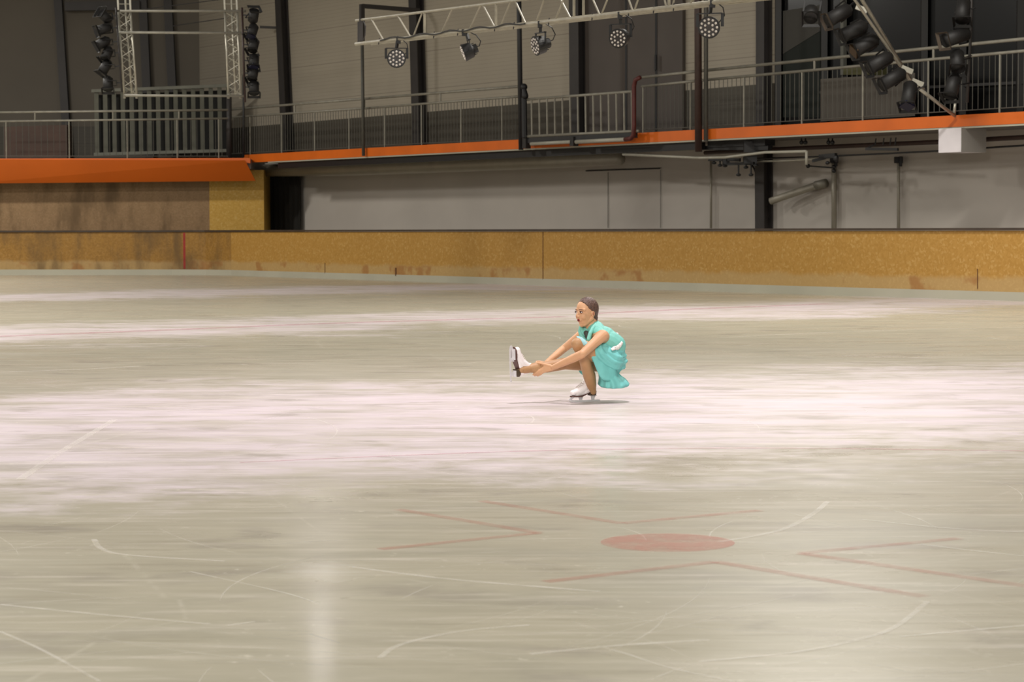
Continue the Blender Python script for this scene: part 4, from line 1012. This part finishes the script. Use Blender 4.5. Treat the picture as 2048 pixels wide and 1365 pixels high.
# assign tights by nearness to the leg bones
def segd(p, a, c):
    ab = c - a; t = max(0, min(1, (p - a).dot(ab) / ab.dot(ab))); return (p - a - ab * t).length
legs = [(LH, LK), (LK, LC2), (LC2, LA), (LA, K(1085, 1125, -.005)), (RH, RK), (RK, RA), (RA, K(308, 888, -.12)), (PEL, WST)]
arms = [(LE, LW), (RE, RW), (LS, LE), (RS, RE), (P1, K(562, 898, -.1)), (K(560, 880, -.1), K(470, 950, -.065)), (K(600, 815, 0), K(545, 850, .012)), (K(640, 855, -.128), K(492, 818, -.066)), (K(560, 815, -.01), K(488, 808, -.052)), (CH, UC)]
fingseg = []
for fg in fing:
    for i in range(3): fingseg.append((K(*fg[i]), K(*fg[i + 1])))
for i in range(4):
    x = 560 - i * 22
    fp = [(x, 850 + i * 4, .010), (x - 14, 900, .006), (x - 26, 938, -.018), (x - 30, 946, -.045)]
    for j in range(3): fingseg.append((K(*fp[j]), K(*fp[j + 1])))
for p in body_me.polygons:
    c = p.center
    dl = min(segd(c, a, e) - r_ for (a, e), r_ in zip(legs, (.065, .048, .045, .03, .062, .044, .026, .09)))
    da = min(min(segd(c, a, e) for a, e in arms[:4]) - .032, min(segd(c, a, e) for a, e in arms[4:]) - .012, min(segd(c, a, e) for a, e in fingseg) - .0082)
    p.material_index = 1 if dl < da and c.z < K(0, 540).z else 0
body_bvh = BVHTree.FromPolygons([v.co.copy() for v in body_me.vertices], [tuple(p.vertices) for p in body_me.polygons])
body = obj('body', finish(body_me, ROOT), [M_SKIN, M_TIGHT], person)
# face parts
for s_, nm in ((1, 'near'), (-1, 'far')):
    f = MB(); f.ell(hd(.0755, .031 * s_, .004), (.0112, .0125, .0064), HM, 16, 12); e_ = obj('eye', f, M_EYEW, person, True)
    f = MB(); f.ell(hd(.0850, .0325 * s_, .004), (.0026, .0066, .0066), HM, 12, 8); obj('iris', f, M_IRIS, e_, True)
    arc = lambda pts: [V(pts[0]) * (1 - t) ** 3 + V(pts[1]) * 3 * t * (1 - t) ** 2 + V(pts[2]) * 3 * t * t * (1 - t) + V(pts[3]) * t ** 3 for t in [k / 8 for k in range(9)]]
    hh_ = lambda pts: [hd(p.x, p.y * s_, p.z) for p in arc(pts)]
    f = MB(); f.tube(hh_([(.078, .018, .003), (.088, .025, .0150), (.087, .037, .0150), (.073, .047, .004)]), [.0012, .002, .0026, .0028, .0028, .0028, .0026, .002, .001], 8)
    f.tube(hh_([(.078, .018, .002), (.086, .026, -.0065), (.084, .036, -.0065), (.073, .046, .002)]), .0013, 6); obj('eyelid', f, M_LASH, person, True)
    f = MB(); f.tube(hh_([(.084, .013, .021), (.090, .024, .0285), (.083, .040, .0300), (.070, .050, .0210)]), [.001, .0018, .0024, .0026, .0026, .0024, .002, .0016, .001], 8); obj('eyebrow', f, M_BROW, person, True)
f = MB(); f.ell(hd(.082, 0, -.0590), (.004, .015, .0070), HM, 16, 8); mo = obj('mouth', f, M_MOUTH, person, True)
f = MB()
arc3 = lambda pts: [hd(*(V(pts[0]) * (1 - t) ** 3 + V(pts[1]) * 3 * t * (1 - t) ** 2 + V(pts[2]) * 3 * t * t * (1 - t) + V(pts[3]) * t ** 3)) for t in [k / 10 for k in range(11)]]
lw = [.0008, .0018, .0026, .0032, .0034, .0032, .0034, .0032, .0026, .0018, .0008]
f.tube(arc3([(.074, -.0175, -.0585), (.087, -.008, -.0505), (.087, .008, -.0505), (.074, .0175, -.0585)]), lw, 10)
f.tube(arc3([(.074, -.0170, -.0590), (.086, -.010, -.0690), (.086, .010, -.0690), (.074, .0170, -.0590)]), [x * 1.2 for x in lw], 10)
obj('lips', f, M_LIP, mo, True)
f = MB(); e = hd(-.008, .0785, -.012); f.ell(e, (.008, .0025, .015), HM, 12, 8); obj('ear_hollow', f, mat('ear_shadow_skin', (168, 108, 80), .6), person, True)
# hair
h = MB(); c0 = hd(-.013, 0, .026); n, m = 40, 26
for j in range(m + 1):
    ph = math.pi * j / m
    for k in range(n):
        t = 2 * math.pi * k / n; d = V((math.sin(ph) * math.cos(t), math.sin(ph) * math.sin(t), math.cos(ph)))
        az = math.degrees(math.atan2(abs(d.y), d.x)); el = 90 - math.degrees(ph)
        tb = ((0, 37), (36, 33), (50, 22), (60, 8), (70, -6), (84, -12), (97, -16), (106, -46), (130, -66), (181, -68)); lim = 0
        for (a0, e0), (a1, e1) in zip(tb, tb[1:]):
            if a0 <= az <= a1: lim = e0 + (e1 - e0) * (az - a0) / (a1 - a0)
        r = V((.0955, .0785, .0935)) * (1.0 + .012 * math.sin(az * .35 + el * .1))
        if el < lim: r = r * .84
        h.v.append(c0 + HM @ V((d.x * r.x, d.y * r.y, d.z * r.z)))
for j in range(m):
    for k in range(n): h.f.append([j * n + k, (j + 1) * n + k, (j + 1) * n + (k + 1) % n, j * n + (k + 1) % n]); h.m.append(0)
hair_me = remeshed((lambda q: (q.cap(hd(-.070, 0, .0), hd(-.072, .004, -.055), .044, .026), q.cap(hd(-.064, .010, -.050), hd(-.062, .014, -.100), .034, .024), q.cap(hd(-.050, .030, -.030), hd(-.052, .026, -.075), .026, .020), q)[-1])(h), .003, 9)
hair = obj('hair', finish(hair_me, ROOT), M_HAIR, person)
f = MB()
for k in range(9):
    z_ = -.045 - .0075 * k; sg = 1 if k % 2 else -1; f.ell(hd(-.080 + .002 * k, .010 + .004 * sg, z_), (.017, .016, .010), HM, 10, 8)
obj('braid', f, M_HAIR, hair, True)

# ---- dress
b = MB()
b.cap(WST, CH, .093, .103); b.cap(CH, UC, .101, .078); b.cap(K(1150, 510, -.075), K(1010, 492, .085), .046, .044); b.cap(K(1125, 455, .02), K(1150, 500, -.03), .055, .055)
b.cap(CH, K(1165, 520, -.085), .09, .044); b.cap(K(965, 478, .07), K(990, 560, .02), .030, .040); b.cap(K(1300, 640, .0), K(1240, 600, -.01), .096, .098); b.cap(K(1175, 600, -.02), K(1090, 600, -.03), .075, .050)
bod_me = remeshed(b, .004, 3); bod_bvh = BVHTree.FromPolygons([v.co.copy() for v in bod_me.vertices], [tuple(p.vertices) for p in bod_me.polygons])
bod = obj('dress_bodice', finish(bod_me, ROOT), M_TURQ, person)
def onsurf(cx, cy, bvh, lift, fallback):
    p = K(cx, cy, 0); d = (p - CP).normalized(); hits = [b_.ray_cast(CP, d) for b_ in (bvh if isinstance(bvh, list) else [bvh])]; hits = [q for q in hits if q[0] is not None]; hit = min(hits, key=lambda q: q[3]) if hits else (None,) * 4
    return (hit[0] + hit[1] * lift if hit[0] is not None else K(cx, cy, fallback)), (hit[1] if hit[0] is not None else -d)
def ribbon(pts, w, bvh, lift=.003, th=.003, fb=0.0):
    f = MB(); Q = [onsurf(x, y, bvh, lift, fb) for x, y in pts]; P = [q[0] for q in Q]
    A = []
    for i, (p, n_) in enumerate(Q):
        t = (P[min(i + 1, len(P) - 1)] - P[max(i - 1, 0)]).normalized(); s_ = t.cross(n_).normalized(); ww = w[i] if isinstance(w, (list, tuple)) else w
        A.append([p + s_ * ww / 2, p - s_ * ww / 2, p - s_ * ww / 2 + n_ * th, p + s_ * ww / 2 + n_ * th])
    for i in range(len(A) - 1): f.hexa([A[i][0], A[i][1], A[i][2], A[i][3], A[i + 1][0], A[i + 1][1], A[i + 1][2], A[i + 1][3]])
    return f
# standing collar either side of the open neck, dark opening between
b = MB()
for ch_ in ([(1130, 398, .045), (1108, 420, -.01), (1078, 462, -.055), (1052, 515, -.085), (1036, 575, -.10)], [(1000, 430, .085), (955, 450, .075), (946, 490, .05), (965, 535, .01), (1000, 585, -.045)]):
    for q0, q1 in zip(ch_, ch_[1:]): b.cap(K(*q0), K(*q1), .017, .017)
obj('collar', finish(remeshed(b, .003, 6), ROOT), M_TURQ, bod)
f = MB(); f.cap(K(1008, 505, -.030), K(1024, 560, -.058), .019, .014); obj('neck_opening', f, mat('dark_neck_inset', (52, 52, 44), .8), bod, True)  # dark inset piece in the gap of the collar

# skirt gathered over the hips and thigh
b = MB()
b.cap(K(1300, 690, .02), K(1300, 790, .03), .090, .108); b.cap(K(1270, 790, -.06), K(1125, 722, -.118), .098, .082); b.cap(K(1250, 720, -.03), K(1130, 680, -.09), .09, .070); b.cap(K(1290, 810, .08), K(1190, 800, .09), .10, .09)
b.cap(K(1300, 690, .0), K(1180, 640, -.04), .088, .07)
sk_me = remeshed(b, .004, 4); smooth_bvh = BVHTree.FromPolygons([v.co.copy() for v in sk_me.vertices], [tuple(p.vertices) for p in sk_me.polygons])
sk_me.update()
for v, nn in zip(sk_me.vertices, [x.vector.copy() for x in sk_me.vertex_normals]):
    q = v.co - K(1345, 610, 0); r_ = math.sqrt(q.x * q.x * 1.0 + q.z * q.z); ang = math.atan2(q.z, q.x)
    v.co = v.co + nn * (.0055 * math.sin(r_ * 135 + 2.0 * math.sin(ang * 2)) * min(1, max(0, r_ - .05) * 12))
sk_bvh = BVHTree.FromPolygons([v.co.copy() for v in sk_me.vertices], [tuple(p.vertices) for p in sk_me.polygons])
skirt = obj('skirt', finish(sk_me, ROOT), M_TURQ2, person)
rings = [(770, 1085, 1415, -.02, .130), (810, 1095, 1408, -.01, .135), (860, 1112, 1385, .0, .135), (905, 1128, 1345, .01, .130), (945, 1140, 1368, .01, .135), (985, 1142, 1420, .01, .150), (1020, 1138, 1450, .01, .160), (1045, 1134, 1462, .01, .165), (1062, 1150, 1445, .01, .158)]
def cr(a, b_, c, d, t): return tuple(.5 * (2 * q1 + (q2 - q0) * t + (2 * q0 - 5 * q1 + 4 * q2 - q3) * t * t + (3 * q1 - q0 - 3 * q2 + q3) * t ** 3) for q0, q1, q2, q3 in zip(a, b_, c, d))
RG = []
for i in range(len(rings) - 1):
    for k in range(4): RG.append(cr(rings[max(i - 1, 0)], rings[i], rings[i + 1], rings[min(i + 2, len(rings) - 1)], k / 4))
RG.append(rings[-1])
f = MB(); n = 96
for j, (cy, xl, xr, dy, ry) in enumerate(RG):
    c = K((xl + xr) / 2, cy, dy); rx = (xr - xl) / 2 / 1333; w_ = j / len(RG)
    for k in range(n):
        t = 2 * math.pi * k / n; pl = 1 + .075 * w_ * math.sin(t * 11 + .8 * math.sin(3 * t))
        f.v.append(c + V((math.cos(t) * rx * (1 + (pl - 1) * .35), math.sin(t) * ry * pl, .012 * math.sin(t) * w_)))
for j in range(len(RG) - 1):
    for k in range(n): f.f.append([j * n + k, (j + 1) * n + k, (j + 1) * n + (k + 1) % n, j * n + (k + 1) % n]); f.m.append(0)
me = f.mesh('skirt_hem_flare', ROOT, True); o = obj('skirt_flare', me, M_TURQ2, person)
sd = o.modifiers.new('thick', 'SOLIDIFY'); sd.thickness = .003
# front edge of the skirt hanging from the thigh
def panel(name, quad, m, th=.003, par=None):
    f = MB(); R_ = len(quad); 
    for row in quad:
        for p in row: f.v.append(K(*p))
    cN = len(quad[0])
    for i in range(R_ - 1):
        for j in range(cN - 1): f.f.append([i * cN + j, i * cN + j + 1, (i + 1) * cN + j + 1, (i + 1) * cN + j]); f.m.append(0)
    o = obj(name, f, m, par or person, True); s1 = o.modifiers.new('sub', 'SUBSURF'); s1.levels = 2; s1.render_levels = 2
    s2 = o.modifiers.new('thick', 'SOLIDIFY'); s2.thickness = th; return o
panel('skirt_front_panel', [[(1120, 655, -.150), (1200, 700, -.150), (1300, 760, -.100)], [(1056, 720, -.200), (1160, 780, -.185), (1330, 860, -.090)], [(1100, 850, -.182), (1190, 900, -.170), (1340, 930, -.090)], [(1166, 1008, -.150), (1230, 1010, -.160), (1350, 1010, -.100)]], M_TURQ2)
panel('skirt_knee_flap', [[(895, 535, -.20), (930, 540, -.21), (960, 545, -.19)], [(935, 590, -.235), (965, 585, -.245), (1000, 580, -.22)], [(985, 650, -.235), (1010, 635, -.245), (1040, 620, -.22)]], mat('pale_sheer_cloth', (150, 196, 200), .6))
panel('skirt_back_flap', [[(880, 800, .05), (950, 805, .06), (1060, 810, .08)], [(930, 860, .10), (970, 900, .12), (1060, 900, .12)], [(930, 915, .12), (972, 955, .13), (1080, 960, .13)]], M_TURQ2)
# sash
f = ribbon([(1378, 606), (1366, 625), (1350, 642), (1328, 660), (1300, 676), (1268, 690)], [.018, .026, .032, .036, .034, .020], [smooth_bvh, bod_bvh], .010, .006, .0)
obj('waist_sash', f, M_SASHW, person, True)
f = MB()
for k in range(7):
    a = k * 6.28 / 7; f.ell(K(1334 + 7 * math.cos(a), 516 + 7 * math.sin(a), .0), (.007, .007, .006), None, 8, 6)
obj('rosette', f, M_SASHW, person, True)

# ---- skates
def skate(origin, T, Up, label, tilt=0):
    T = V(T).normalized(); Up = V(Up); Up = (Up - T * Up.dot(T)).normalized(); S = Up.cross(T).normalized()
    M = Matrix((T, S, Up)).transposed().to_4x4(); M.translation = origin
    q = lambda x, y, z: M @ V((x, y, z))
    b = MB()
    b.cap(q(.098, .004, .074), q(.05, .002, .082), .027, .034, flat=(Up, .9)); b.cap(q(.05, 0, .084), q(0, 0, .108), .035, .037); b.cap(q(0, 0, .108), q(-.040, 0, .165), .038, .036)
    b.cap(q(-.01, 0, .085), q(-.075, 0, .105), .034, .031); b.cap(q(-.075, 0, .105), q(-.062, 0, .165), .031, .034); b.cap(q(-.058, 0, .165), q(-.045, 0, .190), .034, .034); b.cap(q(.07, 0, .07), q(-.01, 0, .08), .032, .028)
    me = remeshed(b, .003, 3); Mi = M.inverted()
    for v in me.vertices:
        l = Mi @ v.co; fl = .047 + max(0, min(1, (.03 - l.x) / .09)) * .034
        if l.z < fl: l.z = fl; v.co = M @ l
    root_ = obj('skate_boot', finish(me, ROOT), M_BOOT, person, label=label)
    def outline(x0, x1, k=1.0):
        N_ = 24; pts = []
        def w(x):
            if x > .06: return .037 * math.sqrt(max(0, 1 - ((x - .06) / .068) ** 2)) 
            if x > -.03: return .037 - .011 * (.06 - x) / .09
            return .026 + .004 * min(1, (-.03 - x) / .05) if x > -.08 else .030 * math.sqrt(max(0.0, 1 - ((-.08 - x) / .034) ** 2))
        xs = [x0 + (x1 - x0) * i / N_ for i in range(N_ + 1)]
        return [(x, w(x)) for x in xs] + [(x, -w(x)) for x in reversed(xs)]
    f = MB(); pts = outline(-.112, .1275); zz = lambda x: .042 + max(0, min(1, (.03 - x) / .09)) * .034; nP = len(pts)
    f.v = [q(x, y, zz(x)) for x, y in pts] + [q(x, y, zz(x) + .007) for x, y in pts]
    hN = nP // 2
    for i in range(hN - 1):
        f.f += [[i, i + 1, nP - 2 - i, nP - 1 - i], [nP + i, nP + i + 1, 2 * nP - 2 - i, 2 * nP - 1 - i]]; f.m += [0, 0]
    for i in range(nP): f.f.append([i, (i + 1) % nP, nP + (i + 1) % nP, nP + i]); f.m.append(0)
    obj('sole', f, M_SOLE, root_)
    f = MB(); pts = outline(-.112, -.052); nP = len(pts)
    f.v = [q(x + .003, y * .92, .048) for x, y in pts] + [q(x, y, .077) for x, y in pts]
    f.f = [list(range(nP)), list(range(nP, 2 * nP))] + [[i, (i + 1) % nP, nP + (i + 1) % nP, nP + i] for i in range(nP)]; f.m = [0] * len(f.f)
    obj('heel', f, M_HEEL, root_)
    f = MB(); R4 = M
    f.prism([(-.150, .004), (-.145, 0), (-.02, -.0015), (.11, .001), (.136, .008), (.142, .022), (.134, .030), (.120, .016), (-.02, .013), (-.150, .012)], .004, R4)
    f.prism([(.075, .040), (.110, .040), (.134, .028), (.128, .012), (.105, .012), (.112, .026)], .006, R4)
    f.prism([(.010, .043), (.050, .041), (.040, .012), (.016, .012)], .006, R4)
    f.prism([(-.108, .049), (-.062, .049), (-.072, .012), (-.096, .012)], .006, R4)
    f.box(q(.068, 0, .0395), (.085, .048, .004), R4.to_3x3()); f.box(q(-.084, 0, .0465), (.050, .040, .004), R4.to_3x3())
    obj('blade', f, M_BLADE, root_)
    f = MB()
    for i in range(7):
        k = i / 6; cx_ = .062 - .088 * k; cz_ = .117 + .058 * k; f.tube([q(cx_, -.019, cz_ - .004), q(cx_ + .004, 0, cz_ + .006), q(cx_, .019, cz_ - .004)], .0022, 6)
    obj('laces', f, mat('pale_laces', (206, 196, 186), .7) if 'pale_laces' not in bpy.data.materials else bpy.data.materials['pale_laces'], root_, True)
    return root_
o0 = K(985, 1237, 0.0); o0.z = 0.0017
skate(o0, (-.86, -.50, 0), (0, 0, 1), 'white skate boot flat on the ice')
skate(K(207, 828, -.175), (-.03, -.05, 1), (.80, .60, .03), 'white skate boot held out in the air, sole showing')
